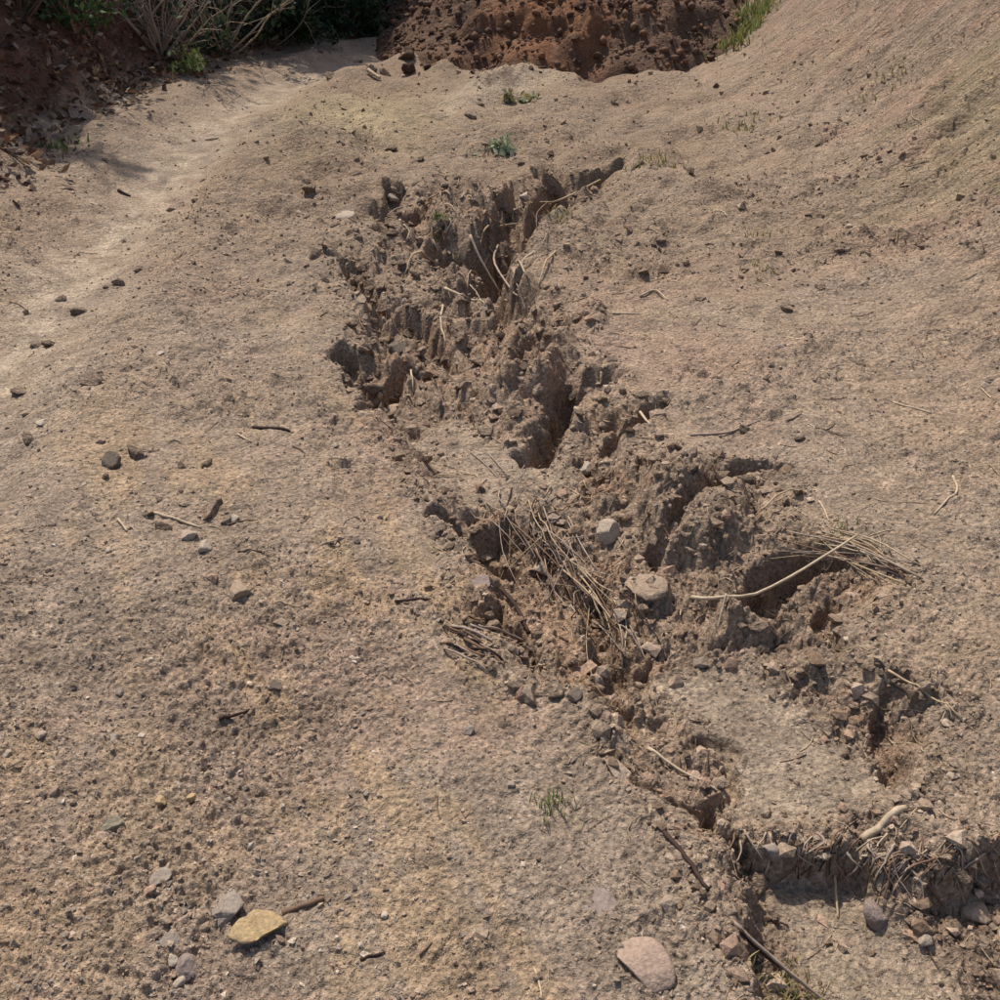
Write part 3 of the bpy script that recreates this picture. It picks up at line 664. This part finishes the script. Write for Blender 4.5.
# ------------------------------------------------------------------ stones: one by one
def stone(px, py, w, hgt, kind, label, seed, flat=.55, sink=.35, group=None, tilt=.15, planes=13):
    p = hits([(px, py + hgt * .25)])[0]; m = px_scale(p)
    v = rock_verts(4 if w > 20 else 3, seed, planes)
    w = w * .86; sink = sink + .08
    rx = w * .5 * m; rz = rx * flat; ry = max(min(hgt * .5 * m / .62, rx * 1.25), rx * .5)
    me = mesh_np('stone', v * [rx, ry, rz], ICO[4 if w > 20 else 3][1], STONE[kind])
    o = link('stone', me, loc=(p[0], p[1], p[2] + rz * (.9 - sink * 1.6)), rot=(random.uniform(-tilt, tilt), random.uniform(-tilt, tilt), random.uniform(-.35, .35)))
    return tag(o, label, 'stone', group)
ST = [
 (228,904,42,24,'grey','pale grey oval stone touching the yellow stone',311,.5,.25),
 (163,872,26,20,'grey','grey stone sunk in the gravel up from the oval grey stone',312,.4,.5),
 (187,965,28,26,'purple','rounded purple grey stone in the lower left pebble cluster',313,.8,.25),
 (173,957,15,13,'white','whitish pebble touching the purple grey stone',314,.7,.3),
 (180,981,14,12,'pale','pale pebble below the purple grey stone at the bottom edge',315,.7,.3),
 (172,936,28,13,'grey','low flat grey stone above the purple grey stone',316,.5,.4),
 (183,905,22,15,'grey','dusty grey stone half buried left of the oval stone',317,.5,.5),
 (165,918,18,11,'tan','small tan stone left of the dusty grey stone',318,.6,.4),
 (205,925,14,10,'tan','small tan stone below the oval grey stone',319,.6,.4),
 (114,820,26,24,'green','greenish grey stone on gravel at lower left',320,.75,.3),
 (115,736,13,11,'pale','pale pebble alone on gravel at left',321,.8,.3),
 (142,733,11,10,'white','whitish pebble right of the pale pebble',322,.8,.3),
 (8,753,11,11,'pale','pale pebble at the left edge of the picture',323,.8,.3),
 (41,733,13,10,'pale','pale flat pebble near the left edge',324,.6,.3),
 (109,459,28,18,'dark','dark grey angular stone left of the shallow hollow',325,.7,.3),
 (43,421,17,11,'white','whitish flat stone at the left edge cluster',326,.5,.3),
 (26,412,13,9,'tan','tan stone left of the whitish flat stone',327,.6,.3),
 (189,534,24,13,'pale','pale flat stone below the light stick in the hollow',328,.5,.3),
 (204,544,19,15,'pale','pale blocky stone at the foot of the hollow',329,.7,.3),
 (233,516,15,11,'white','whitish stone at the right end of the hollow',330,.7,.3),
 (239,586,30,24,'tan','round tan stone half sunk in the track',331,.6,.5),
 (110,549,9,8,'white','tiny white pebble below the hollow',332,.8,.3),
 (151,658,11,9,'white','tiny white pebble above the gravelly rut',333,.8,.3),
 (277,685,18,10,'dark','small dark stone on the ochre soil left of centre',334,.6,.3),
 (335,543,21,8,'tan','thin tan stone right of the hollow',335,.4,.4),
 (160,353,12,6,'white','small white stone on the pale wheel path side',336,.5,.3),
 (609,530,30,26,'pale','pale blocky stone at the right side of the root tangle',337,.9,.2),
 (645,577,54,30,'tan','big flat tan slab leaning in the mid gully',338,.30,.42),
 (543,566,26,18,'pale','pale stone in the middle of the root tangle',339,.7,.25),
 (585,468,24,18,'pale','pale stone on the sandy patch above the root tangle',340,.7,.3),
 (480,578,26,20,'purple','purple grey crumbly stone on the left gully edge',341,.4,.45),
 (645,957,66,50,'pink','big pinkish stone on the track at the bottom',347,.30,.42),
 (598,896,54,40,'purple','flat purple grey stone set flush in the track',343,.16,.35),
 (574,690,20,18,'dark','dark triangular stone on the left gully edge',344,.5,.4),
 (873,905,34,36,'purple','purple grey stone below the roots of the lip',345,.8,.3),
 (822,852,22,22,'pale','pale stone stuck in the undercut lip',346,.8,.3),
 (770,850,20,26,'grey','grey stone standing under the left end of the lip',347,1.1,.3),
 (512,783,10,9,'grey','small grey pebble left of the grass tuft',348,.7,.3),
 (345,213,30,14,'pale','pale flat stone buried left of the gully head',349,.3,.5),
 (392,197,18,9,'pale','pale stone on the left rim of the gully head',350,.6,.3),
 (525,196,13,12,'white','whitish stone in the far crack of the gully',351,.9,.3),
 (404,300,8,13,'white','upright whitish stone in the left heap of broken soil',352,1.2,.3),
 (398,345,24,18,'dark','dark round lump in the left heap of broken soil',353,.8,.3),
 (395,408,34,14,'pink','reddish flat stone at the foot of the left heap',354,.4,.4),
 (55,790,12,9,'tan','tan pebble on gravel above the greenish stone',355,.7,.3),
 (160,800,14,10,'yellow','yellowish pebble left in the gravel rut',356,.7,.4),
 (193,795,13,10,'yellow','yellowish pebble right in the gravel rut',357,.7,.4),
 (245,815,12,9,'tan','tan pebble on the ochre patch',358,.6,.4),
 (120,690,11,8,'grey','grey pebble above the gravelly rut',359,.7,.3),
 (215,980,16,9,'tan','tan stone at the bottom edge right of the cluster',360,.5,.4),
 (770,850,12,10,'grey','small grey stone under the lip',361,.8,.3),
 (975,905,34,30,'tan','tan stone at the right edge below the lip',362,.7,.35),
 (925,935,20,22,'pale','pale splinter of stone on the lower sand',363,.8,.3),
 (850,690,16,12,'tan','small tan stone on the collapsed right wall',364,.7,.3),
 (846,638,10,8,'white','small whitish pebble on the right rim',365,.7,.3),
 (100,440,12,9,'tan','tan stone above the dark angular stone',366,.7,.3),
 (385,915,10,8,'white','small whitish pebble right of the short brown stick',367,.7,.3),
]
ST = [s for s in ST if s[6] != 361]
for a in ST: stone(*a[:7], flat=a[7], sink=a[8])
def yellow_stone():
    p = hits([(258, 930)])[0]; m = px_scale(p)
    v = rock_verts(4, 431, 12, .07, .45, .8)
    t = np.clip((v[:, 0] + 1) / 2, 0, 1)
    v[:, 1] *= .8 + .2 * t; v[:, 2] *= .55 + .45 * t; v[:, 2] -= .25 * np.exp(-((v[:, 0] + .25) / .2) ** 2) * (v[:, 2] > 0)
    me = mesh_np('stone', v * [30 * m, 19 * m, 17 * m], ICO[4][1], STONE['yellow'])
    o = link('stone', me, loc=(p[0], p[1], p[2] + 6 * m), rot=(.1, -.12, .55))
    tag(o, 'ochre yellow angular stone next to a short brown stick at lower left', 'stone')
yellow_stone()

# ------------------------------------------------------------------ sticks, roots and stalks
def stick_pts(pix, r, n=14, lift=0.0, bend=.0, seed=0):
    pix = np.asarray(pix, float); A, B = hits([pix[0], pix[-1]])
    L = np.concatenate([[0], np.cumsum(np.hypot(*np.diff(pix, axis=0).T))]); L /= L[-1]
    z = A[2] + (B[2] - A[2]) * L + r * .5
    pts = [on_plane([q], zz)[0].tolist() + [zz] for q, zz in zip(pix, z)]
    s = spline(pts, n); g = terrain(s[:, 0], s[:, 1])
    rr = np.random.default_rng(seed)
    s[1:-1, :2] += bend * rr.normal(size=(n - 2, 2)) * r
    s[:, 2] = np.maximum(s[:, 2], g + r * .55) + lift
    k = np.array([.25, .5, .25]); zz = s[:, 2].copy(); zz[1:-1] = np.convolve(s[:, 2], k, 'valid'); s[:, 2] = np.maximum(zz, g + r * .3)
    return s
def stick(pix, wpx, kind, label, name='stick', cat='stick', group=None, lift=0., taper=.5, seed=None, parent=None):
    seed = seed or int(pix[0][0] * 7 + pix[0][1])
    p0 = hits([pix[0]])[0]; r = wpx * .36 * px_scale(p0)
    s = stick_pts(pix, r, 12, lift, .12, seed)
    rad = r * (1 - (1 - taper) * np.linspace(0, 1, len(s))) * (1 + .04 * np.random.default_rng(seed).normal(size=len(s)))
    org = s[0].copy()
    o = link(name, tube_mesh(name, s, rad, WOOD[kind], 7, .04, seed, org if parent is None else parent['_o']), parent)
    if parent is None:
        o.location = org; tag(o, label, cat, group)
    return o
SK = [
 ([(282,913),(302,906),(324,898)],8,'brown','short thick brown stick beside the yellow stone',.9),
 ([(253,428),(272,430),(290,432)],5,'dark','short dark stick lying alone on the track',.8),
 ([(238,434),(251,442)],3,'pale','tiny pale twig left of the short dark stick',.7),
 ([(150,512),(175,519),(201,528)],5,'pale','pale stick lying across the shallow hollow',.7),
 ([(118,519),(122,524),(127,531)],4,'pale','small pale twig at the left of the hollow',.7),
 ([(275,603),(288,605),(301,607)],3,'straw','thin straw twig on the track left of the root tangle',.6),
 ([(238,552),(262,552)],4,'dark','small dark stick below the hollow',.7),
 ([(322,544),(345,538)],3,'grey','thin grey twig on the track left of the gully',.7),
 ([(219,719),(234,715),(249,711)],6,'dark','dark splinter of wood on the ochre patch',.6),
 ([(395,601),(412,600),(431,600)],4,'dark','dark straight stick ending at the left gully edge',.8),
 ([(690,608),(735,611),(790,587),(856,545)],6,'pale','long curved pale stick bridging the pit below the stalks',.55),
 ([(953,476),(956,494),(934,514)],4,'pale','curved pale stalk on the right slope foot',.6),
 ([(893,402),(912,408),(931,413)],3,'pale','pale straight straw high on the right',.7),
 ([(819,501),(824,509),(829,521)],3,'pale','short pale twig above the dry stalks',.7),
 ([(888,670),(920,690),(962,720)],4,'straw','long thin straw on the right rim below the stalks',.6),
 ([(648,748),(680,770),(722,794)],5,'pale','pale stick on the left gully edge in the foreground',.6),
 ([(862,840),(884,824),(906,808)],13,'pale','thick pale piece of wood above the undercut lip',.75),
 ([(664,832),(688,860),(708,890)],7,'dark','dark root along the left edge of the lower gully',.8),
 ([(733,922),(775,960),(830,1005)],6,'grey','long grey root running off at the bottom of the picture',.8),
 ([(740,930),(765,955),(790,972)],7,'dark','dark root beside the long grey root at the bottom',.7),
 ([(534,968),(538,980),(542,1000)],4,'straw','thin straw standing out at the bottom edge',.7),
 ([(360,960),(385,952)],5,'dark','small dark twig on the track at the bottom',.6),
 ([(420,955),(432,942)],4,'brown','small brown twig right of the small dark twig',.6),
 ([(500,588),(515,605),(529,633)],7,'dark','dark bent strand standing in for the crack edge at the left gully edge',.7),  # no root here: dark strand added to draw the dark crack edge
 ([(470,235),(482,262),(500,292)],4,'pale','pale root hanging in front of the dark hole',.6),
 ([(498,245),(494,262),(512,290),(518,296)],3,'grey','grey root crossing in the dark hole',.7),
 ([(400,220),(402,236),(420,244),(438,251)],4,'pale','pale curved root at the upper left gully wall',.7),
 ([(445,288),(465,297),(488,308)],4,'pale','pale root below the dark hole',.6),
 ([(535,252),(522,268),(512,282)],4,'pale','pale stick leaning on the right wall of the upper gully',.6),
 ([(600,180),(560,200),(540,202)],3,'straw','pale straw along the far crack of the gully',.6),
 ([(612,313),(640,314)],3,'pale','short pale twig on the right rim of the upper gully',.7),
 ([(602,372),(600,385)],4,'pale','upright pale stub at the right gully rim',.8),
 ([(443,305),(441,330),(446,345)],3,'pale','thin pale root in the broken soil heap',.7),
 ([(411,370),(413,392)],3,'pale','thin upright straw by the left soil heap',.7),
 ([(640,412),(650,425)],4,'pale','short pale twig in the right notch of the rim',.7),
 ([(490,455),(500,466),(510,476)],1.8,'grey','straw on the sandy patch pointing to the roots',.7),
 ([(468,450),(485,464),(498,478)],1.8,'grey','second straw on the sandy patch left of the first',.7),
 ([(590,590),(600,615),(606,632)],4,'pale','pale root standing at the lower end of the tangle',.7),
 ([(690,435),(730,432),(760,420)],4,'grey','grey twig on the slope above the slumped block',.6),
 ([(725,605),(716,640)],4,'pale','pale root hanging below the long curved stick',.6),
 ([(935,800),(905,812)],3,'brown','thin brown twig near the thick pale wood',.7),
 ([(835,875),(838,918)],4,'straw','upright straw in front of the lip',.7),
 ([(925,880),(950,915)],4,'brown','brown root sloping at the right end of the lip',.6),
 ([(203,16),(210,35),(214,50)],3,'grey','thin grey stick standing against the left bank',.7),
 ([(368,70),(380,78)],6,'pale','pale bent piece of wood at the far end of the wheel path',.7),
 ([(118,190),(130,196)],4,'dark','small dark stick on the track by the left bank',.7),
 ([(205,140),(218,138)],4,'pale','small pale stick on the wheel path',.7),
 ([(760,520),(780,505),(800,500)],3,'straw','thin straw above the long curved stick',.7),
 ([(640,296),(655,290),(668,300)],3,'pale','small hooked straw right of the upper gully',.7),
]
for pix, w, kd, lb, tp in SK: stick(pix, w, kd, lb, taper=tp, lift=.035 if 'long curved' in lb else 0)

def bundle(name, label, cat, at_px, specs, kind_list, part, seed):
    """a thing of many strands, each strand a part"""
    base = hits([at_px])[0]
    e = bpy.data.objects.new(name, None); COL.objects.link(e); e.location = base; e.empty_display_size = .05
    tag(e, label, cat)
    r_ = np.random.default_rng(seed)
    for i, (pix, w, lift) in enumerate(specs):
        p0 = hits([pix[0]])[0]; r = w * .5 * px_scale(p0)
        s = stick_pts(pix, r, 9, 0, .25, seed + i)
        s[:, 2] += .6 * lift * np.sin(np.linspace(0.15, math.pi - .15, len(s)))
        rad = r * np.linspace(1, .55, len(s)) * (1 + .12 * r_.normal(size=len(s)))
        link(part, tube_mesh(part, s, rad, WOOD[kind_list[r_.integers(len(kind_list))]], 5, .06, seed + i, base), e)
    return e
def rnd(a, b): return rng.uniform(a, b)
# dry stalk fan on the right
sp_ = []
for i in range(28):
    a = i / 27; ex, ey = 915 + rnd(-45, 10), 576 + rnd(-20, 10)
    sx, sy = 768 + 70 * a + rnd(-24, 50), 552 - 22 * a + rnd(-16, 14)
    mx, my = (sx + ex) / 2 + rnd(-10, 10), (sy + ey) / 2 - rnd(-3, 8)
    sp_.append(([(ex, ey), (mx, my), (sx, sy)], rnd(.9, 2.6), rnd(0.0, .012)))
bundle('dry_stalk_bundle', 'fan of dry pale grass stalks lying on the right gully rim', 'stalks', (900, 575), sp_, ['pale', 'straw', 'straw', 'grey', 'brown'], 'stalk', 700)
# root tangle in the middle
sp_ = []
for i in range(120):
    t = rng.random(); cx, cy = 520 + 105 * t, 515 + 120 * t
    L = rnd(20, 75); a = math.radians(rnd(40, 75)) if rng.random() < .6 else math.radians(rnd(-50, 160))
    sx, sy = cx + rnd(-32, 28) , cy + rnd(-22, 22)
    sp_.append(([(sx - math.cos(a) * L / 2, sy - math.sin(a) * L / 2), (sx + rnd(-6, 6), sy + rnd(-5, 5)), (sx + math.cos(a) * L / 2, sy + math.sin(a) * L / 2)], rnd(.8, 2.0), rnd(.0, .03)))
bundle('root_tangle', 'tangle of dry brown roots and grass in the middle of the gully', 'roots', (580, 570), sp_, ['grey', 'grey', 'brown', 'brown', 'dark', 'dark', 'straw'], 'root', 800)
# small bundle at the left edge
sp_ = []
for i in range(16):
    sx, sy = rnd(440, 480), rnd(615, 650); L = rnd(25, 55); a = math.radians(rnd(15, 38))
    sp_.append(([(sx, sy), (sx + L * .5 * math.cos(a) + rnd(-3, 3), sy + L * .5 * math.sin(a)), (sx + L * math.cos(a), sy + L * math.sin(a))], rnd(2, 4.5), rnd(0, .015)))
bundle('root_bundle', 'small bundle of dark rotten sticks on the left gully edge', 'roots', (480, 640), sp_, ['dark', 'grey', 'brown', 'brown'], 'root', 900)
# roots hanging off the foreground lip
sp_ = []
for i in range(70):
    sx = 900 + rng.normal() * 38; sy = 835 + (sx - 845) * .12 + rnd(-8, 22); L = rnd(18, 58); a = math.radians(rnd(20, 160))
    sp_.append(([(sx, sy), (sx + L * .5 * math.cos(a) + rnd(-6, 6), sy + L * .5 * math.sin(a)), (sx + L * math.cos(a), sy + L * math.sin(a))], rnd(.7, 3.2) ** 1.1, rnd(0, .02)))
for i in range(22):
    sx = rnd(725, 845); sy = rnd(830, 842); L = rnd(20, 42); a = math.radians(rnd(45, 135))
    sp_.append(([(sx, sy), (sx + rnd(-9, 9), sy + L * .5), (sx + L * math.cos(a), sy + L)], rnd(1.6, 3.6), rnd(0, .01)))
bundle('lip_roots', 'curtain of fine dead roots hanging from the foreground lip', 'roots', (890, 860), sp_, ['dark', 'grey', 'brown', 'brown', 'grey', 'pale'], 'root', 1000)
# roots in the upper gully
sp_ = []
for i in range(26):
    sx, sy = rnd(400, 560), rnd(195, 300); L = rnd(12, 40); a = math.radians(rnd(0, 180))
    sp_.append(([(sx, sy), (sx + L * .5 * math.cos(a) + rnd(-5, 5), sy + L * .5 * math.sin(a)), (sx + L * math.cos(a), sy + L * math.sin(a))], rnd(1.3, 2.6), rnd(0, .05)))
bundle('upper_roots', 'loose roots sticking out of the upper gully walls', 'roots', (490, 260), sp_, ['pale', 'straw', 'grey', 'brown'], 'root', 1100)

# loose straw: stuff
def straw(n, box, keep, name, label, lens=(.02, .09), rad=.0008, pal=((190, 168, 136), (172, 150, 122), (150, 128, 104), (120, 98, 80))):
    x0, x1, y0, y1 = box
    y = y0 * (y1 / y0) ** rng.random(n); hw = (y * CP + CAM_H * SP_) * math.tan(HFOV / 2) * 1.2
    x = rng.uniform(-1, 1, n) * hw
    _, k = terrain(x, y, True); m = (x > x0) & (x < x1) & (rng.random(n) < keep(x, y, k)); x, y = x[m], y[m]; n = len(x)
    a = rng.random(n) * math.pi; L = rng.uniform(*lens, n) * (.7 + .15 * y); bnd = rng.normal(size=n) * .15
    t = np.linspace(-.5, .5, 4)
    px = x[:, None] + np.cos(a)[:, None] * t * L[:, None] - np.sin(a)[:, None] * bnd[:, None] * L[:, None] * (t * t * 4)
    py = y[:, None] + np.sin(a)[:, None] * t * L[:, None] + np.cos(a)[:, None] * bnd[:, None] * L[:, None] * (t * t * 4)
    r = rad * rng.uniform(.6, 1.5, n) * (.6 + .45 * y)
    pz = terrain(px.ravel(), py.ravel()).reshape(px.shape); pz = .5 * pz + .5 * pz.mean(1, keepdims=True); pz = np.maximum(pz, terrain(px.ravel(), py.ravel()).reshape(px.shape)) + r[:, None] * .6
    P = np.stack([px, py, pz], -1)
    off = np.stack([-np.sin(a), np.cos(a), 0 * a], -1)[:, None, :] * r[:, None, None]
    up = np.array([0, 0, 1.]) * r[:, None, None] * 1.2
    v = np.stack([P - off, P + off, P + up], 2).reshape(-1, 3)
    f = []
    for i in range(3):
        for j in range(3):
            q = (j + 1) % 3; f.append((i * 3 + j, i * 3 + q, i * 3 + 3 + q, i * 3 + 3 + j))
    F = (np.array(f)[None] + (np.arange(n) * 12)[:, None, None]).reshape(-1, 4)
    pl = np.array([lin(*c) for c in pal])[rng.integers(0, len(pal), n)] * rng.uniform(.8, 1.15, n)[:, None]
    tag(link(name, mesh_np(name, v, F, M_GRAVEL, np.repeat(pl, 12, 0))), label, kind='stuff')
straw(1100, (-9, 9, .9, 8), lambda x, y, k: np.where(k['rd'] > -2, .6, .18) * (k['g'] < 0) * (k['ld'] < 0), 'straw_litter', 'bits of dry straw and rootlets strewn over track and slope')
straw(3800, (-3, 5, .9, 7.4), lambda x, y, k: (k['g'] > -.05) * (1 - .8 * k['sm']) * .9, 'rootlet_litter', 'fine dead rootlets and straw mixed in the gully soil', (.02, .10))

# ------------------------------------------------------------------ plants
def blades(name, px, py, n, hgt, spread, cols, label, cat='grass', width=.0022, droop=.6, sector=None):
    p = hits([(px, py)])[0]; r_ = np.random.default_rng(int(px * 3 + py)); V_, F_, C_ = [], [], []
    pal = [lin(*c) for c in cols]
    for i in range(n):
        a = r_.uniform(0, 6.283); q = r_.normal(size=2) * spread * .35; L = hgt * r_.uniform(.45, 1.1); w = width * r_.uniform(.7, 1.3)
        d = np.array([math.cos(a), math.sin(a)]); sd = np.array([-d[1], d[0], 0]); b0 = len(V_) * 0 + sum(len(v) for v in V_)
        lean = r_.uniform(.2, 1.0) * droop; pts = []
        gz = float(terrain(np.array([p[0] + q[0]]), np.array([p[1] + q[1]]))[0]) - p[2]
        for s in np.linspace(0, 1, 5):
            hh = L * (s - .45 * lean * s * s); out = L * lean * s * s * .9 + L * .1 * s
            pts.append(np.array([q[0] + d[0] * out, q[1] + d[1] * out, gz - .003 + hh]))
        v = []
        for s, c in zip(np.linspace(0, 1, 5), pts): ww = w * (1 - s ** 1.6) + .0003; v += [c - sd * ww, c + sd * ww]
        V_.append(np.array(v)); F_ += [(b0 + 2 * k, b0 + 2 * k + 1, b0 + 2 * k + 3, b0 + 2 * k + 2) for k in range(4)]
        C_ += [pal[r_.integers(len(pal))] * r_.uniform(.8, 1.2)] * 10
    e = bpy.data.objects.new(name, None); COL.objects.link(e); e.location = p; e.empty_display_size = .03
    o = link('blades', mesh_np('blades', np.concatenate(V_), np.array(F_), M_LEAF, np.array(C_)), e); o['kind'] = 'stuff'
    return tag(e, label, cat)
GR = [(96, 116, 56), (120, 132, 70), (140, 140, 84), (84, 100, 52)]
DRY = [(150, 142, 88), (160, 146, 100), (118, 122, 66), (168, 150, 112)]
BLU = [(160, 168, 134), (172, 178, 148), (146, 152, 116), (180, 180, 150)]
for (px, py, n, h, s, pal, lb, w) in [
    (552, 808, 46, .045, .07, GR, 'small green grass tuft on the track in the foreground', .0013),
    (782, 1000, 150, .035, .10, DRY, 'yellowish mossy grass at the bottom edge by the gully', .0016),
    (738, 40, 300, .16, .5, DRY + GR, 'pale green grass growing where the slope meets the mound', .008),
    (752, 18, 360, .22, .6, GR + DRY, 'taller grass beside the mound on the slope edge', .008),
    (655, 162, 60, .06, .25, DRY, 'thin greenish grass on the track right of the gully head', .005),
    (560, 222, 60, .06, .18, DRY, 'short yellowish grass on the right rim of the upper gully', .004),
    (440, 220, 40, .07, .06, GR, 'little green sprout on the hump in the upper gully', .004),
    (765, 272, 36, .04, .16, DRY, 'faint green grass patch on the foot of the slope', .003),
    (760, 235, 36, .04, .20, DRY, 'sparse yellow grass on the lower slope', .003),
    (745, 125, 60, .06, .3, DRY, 'pale grass patch on the slope below the bright grass', .005),
    (890, 75, 70, .06, .35, DRY, 'yellowish grass patch high on the slope', .005),
    (65, 148, 50, .08, .25, GR, 'low green weed at the foot of the left bank', .006),
    (845, 528, 24, .03, .06, DRY, 'pale grass sprouts above the dry stalks', .0018)]:
    blades('grass_tuft' if 'weed' not in lb else 'weed', px, py, n, h, s, pal, lb, 'grass' if 'weed' not in lb else 'weed', w)

def leaf_cloud(centres, dirs, size, pal, r_):
    """small folded leaves, two triangles pairs each"""
    n = len(centres); s = size * r_.uniform(.6, 1.3, n)
    d = dirs / (np.linalg.norm(dirs, axis=1, keepdims=True) + 1e-9); up = r_.normal(size=(n, 3)) * .8 + [0, 0, .7]
    sd = np.cross(d, up); sd /= np.linalg.norm(sd, axis=1, keepdims=True) + 1e-9; nn = np.cross(sd, d)
    a = centres; b = centres + (d * .5 + sd * .28 + nn * .06) * s[:, None]; c = centres + d * s[:, None]; e = centres + (d * .5 - sd * .28 + nn * .06) * s[:, None]
    v = np.stack([a, b, c, e], 1).reshape(-1, 3); k = np.arange(n) * 4
    f = np.concatenate([np.stack([k, k + 1, k + 2], 1), np.stack([k, k + 2, k + 3], 1)])
    col = np.array([lin(*c) for c in pal])[r_.integers(0, len(pal), n)] * r_.uniform(.7, 1.25, n)[:, None]
    return v, f, np.repeat(col, 4, 0)
def shrub(px, py, hgt, wid, nleaf, leaf, pal, label, seed, bare=0, woodk='brown', name='shrub', lean=(0, 0), base=None, cat='shrub'):
    p = hits([(px, py)])[0] if base is None else np.array([base[0], base[1], float(terrain(np.array([base[0]]), np.array([base[1]]))[0])])
    r_ = np.random.default_rng(seed)
    e = bpy.data.objects.new(name, None); COL.objects.link(e); e.location = p; tag(e, label, cat)
    VV, FF, off = [], [], 0; tips = []
    for i in range(9 + bare):
        a = r_.uniform(0, 6.283); el = r_.uniform(.5, 1.4); L = hgt * r_.uniform(.6, 1.1)
        d = np.array([math.cos(a) * math.cos(el) * wid / hgt * 1.4 + lean[0], math.sin(a) * math.cos(el) * wid / hgt * 1.4 + lean[1], math.sin(el)])
        pts = [np.array([0, 0, -.08])]
        for s in range(6):
            d = d + r_.normal(size=3) * .22; pts.append(pts[-1] + d / np.linalg.norm(d) * L / 6)
        s = spline(pts, 12); r0 = .013 * hgt ** .5
        v, f = tube(s, np.linspace(r0, r0 * .25, 12), 5, .05, seed + i); VV.append(v); FF.append(f + off); off += len(v)
        for q in range(5):
            st = s[r_.integers(3, 12)]; dd = r_.normal(size=3) * .7 + d * .6; tl = hgt * r_.uniform(.15, .4)
            pp = [st]
            for w in range(4): dd = dd + r_.normal(size=3) * .25; pp.append(pp[-1] + dd / np.linalg.norm(dd) * tl / 4)
            v, f = tube(pp, np.linspace(r0 * .35, r0 * .12, 5), 4, 0, seed); VV.append(v); FF.append(f + off); off += len(v)
            tips += pp[1:] * (1 if i < 9 else 0)
    link('stem', mesh_np('stem', np.concatenate(VV), tri_quads(np.concatenate(FF)), WOOD[woodk]), e)
    if nleaf:
        tips = np.array(tips); c = tips[r_.integers(0, len(tips), nleaf)] + r_.normal(size=(nleaf, 3)) * hgt * .055
        v, f, col = leaf_cloud(c, r_.normal(size=(nleaf, 3)) + [0, 0, -.2], leaf, pal, r_)
        o = link('foliage', mesh_np('foliage', v, f, M_LEAF, col, False), e); o['kind'] = 'stuff'
    return e
DG = [(58, 72, 46), (44, 58, 38), (72, 84, 54), (50, 60, 48)]
YG = [(176, 184, 104), (192, 194, 130), (146, 160, 84)]
shrub(492, 150, .18, .28, 420, .05, BLU, 'blue green weed growing above the gully head', 29, name='weed', cat='weed')
shrub(515, 98, .2, .6, 700, .06, BLU + DRY, 'grey green weed clump on the far hump', 30, name='weed', cat='weed')
shrub(185, 68, .32, .3, 420, .055, YG, 'small bright yellow green plant at the foot of the left bank', 31, name='leafy_plant', cat='plant')
shrub(345, 36, .85, .8, 3200, .085, DG, 'dense dark green bush at the far end of the left bank', 32)
shrub(300, 40, .9, .8, 2200, .08, DG, 'dark green bush left of the far bush', 33)
shrub(262, 40, 1.0, .8, 1700, .08, DG, 'half bare bush with grey twigs along the left bank', 34, 10, 'grey')
shrub(222, 48, 1.1, .9, 900, .07, DG, 'bare pale twiggy shrub behind the yellow green plant', 35, 22, 'pale')
shrub(160, 50, 1.1, .9, 350, .06, DG, 'leafless grey shrub on the left bank', 36, 18, 'grey')
shrub(75, 35, .8, .7, 900, .07, [(70, 92, 52), (90, 108, 62), (54, 70, 42)], 'green bush high on the shaded left bank', 37)
shrub(20, 10, 1.0, .9, 700, .07, DG, 'dark twiggy bush at the upper left corner', 38, 8, 'brown')
shrub(400, 10, .7, .6, 900, .07, DG, 'small dark bush behind the end of the track', 39)
shrub(455, -14, 1.0, .8, 1800, .08, DG, 'dark bush in shade left of the soil mound', 40)
for i, (by, hh) in enumerate([(10.2, 2.6), (11.5, 2.8), (12.9, 2.8), (9.2, 1.9), (14.8, 2.8), (17.2, 2.8)]):
    bx = float(np.interp(by, LTY, LTX)) - 2.2
    shrub(0, 0, hh, 1.25, 9000, .15, DG, ['tall leafy tree on the bank above the red earth', 'tall leafy tree above the leafless shrub', 'tall leafy tree above the half bare bush',
          'tall leafy tree at the near end of the bank', 'tall leafy tree above the far bush', 'tall leafy tree behind the end of the track'][i], 50 + i, 0, 'brown', 'bank_tree', base=(bx, by), cat='tree')

# leaf litter on the left bank
def litter():
    n = 22000; y = rng.uniform(5.5, 17, n); x = np.interp(y, LTY, LTX) - rng.uniform(-.35, 2.4, n) + .15 * rng.normal(size=n)
    h, k = terrain(x, y, True); m = rng.random(n) < np.where(k['ld'] > 0, 1, np.exp(k['ld'] / .12)); x, y, h = x[m], y[m], h[m]; n = len(x)
    r_ = np.random.default_rng(77)
    c = np.stack([x, y, h + .012 + .02 * r_.random(n)], -1); d = r_.normal(size=(n, 3)) * [1, 1, .45]
    v, f, col = leaf_cloud(c, d, .075, [(108, 86, 70), (130, 108, 88), (88, 66, 54), (150, 130, 108), (76, 58, 48), (112, 78, 60)], r_)
    tag(link('leaf_litter', mesh_np('leaf_litter', v, f, M_LEAF, col, False)), 'brown leaf litter covering the shaded left bank', kind='stuff')
litter()
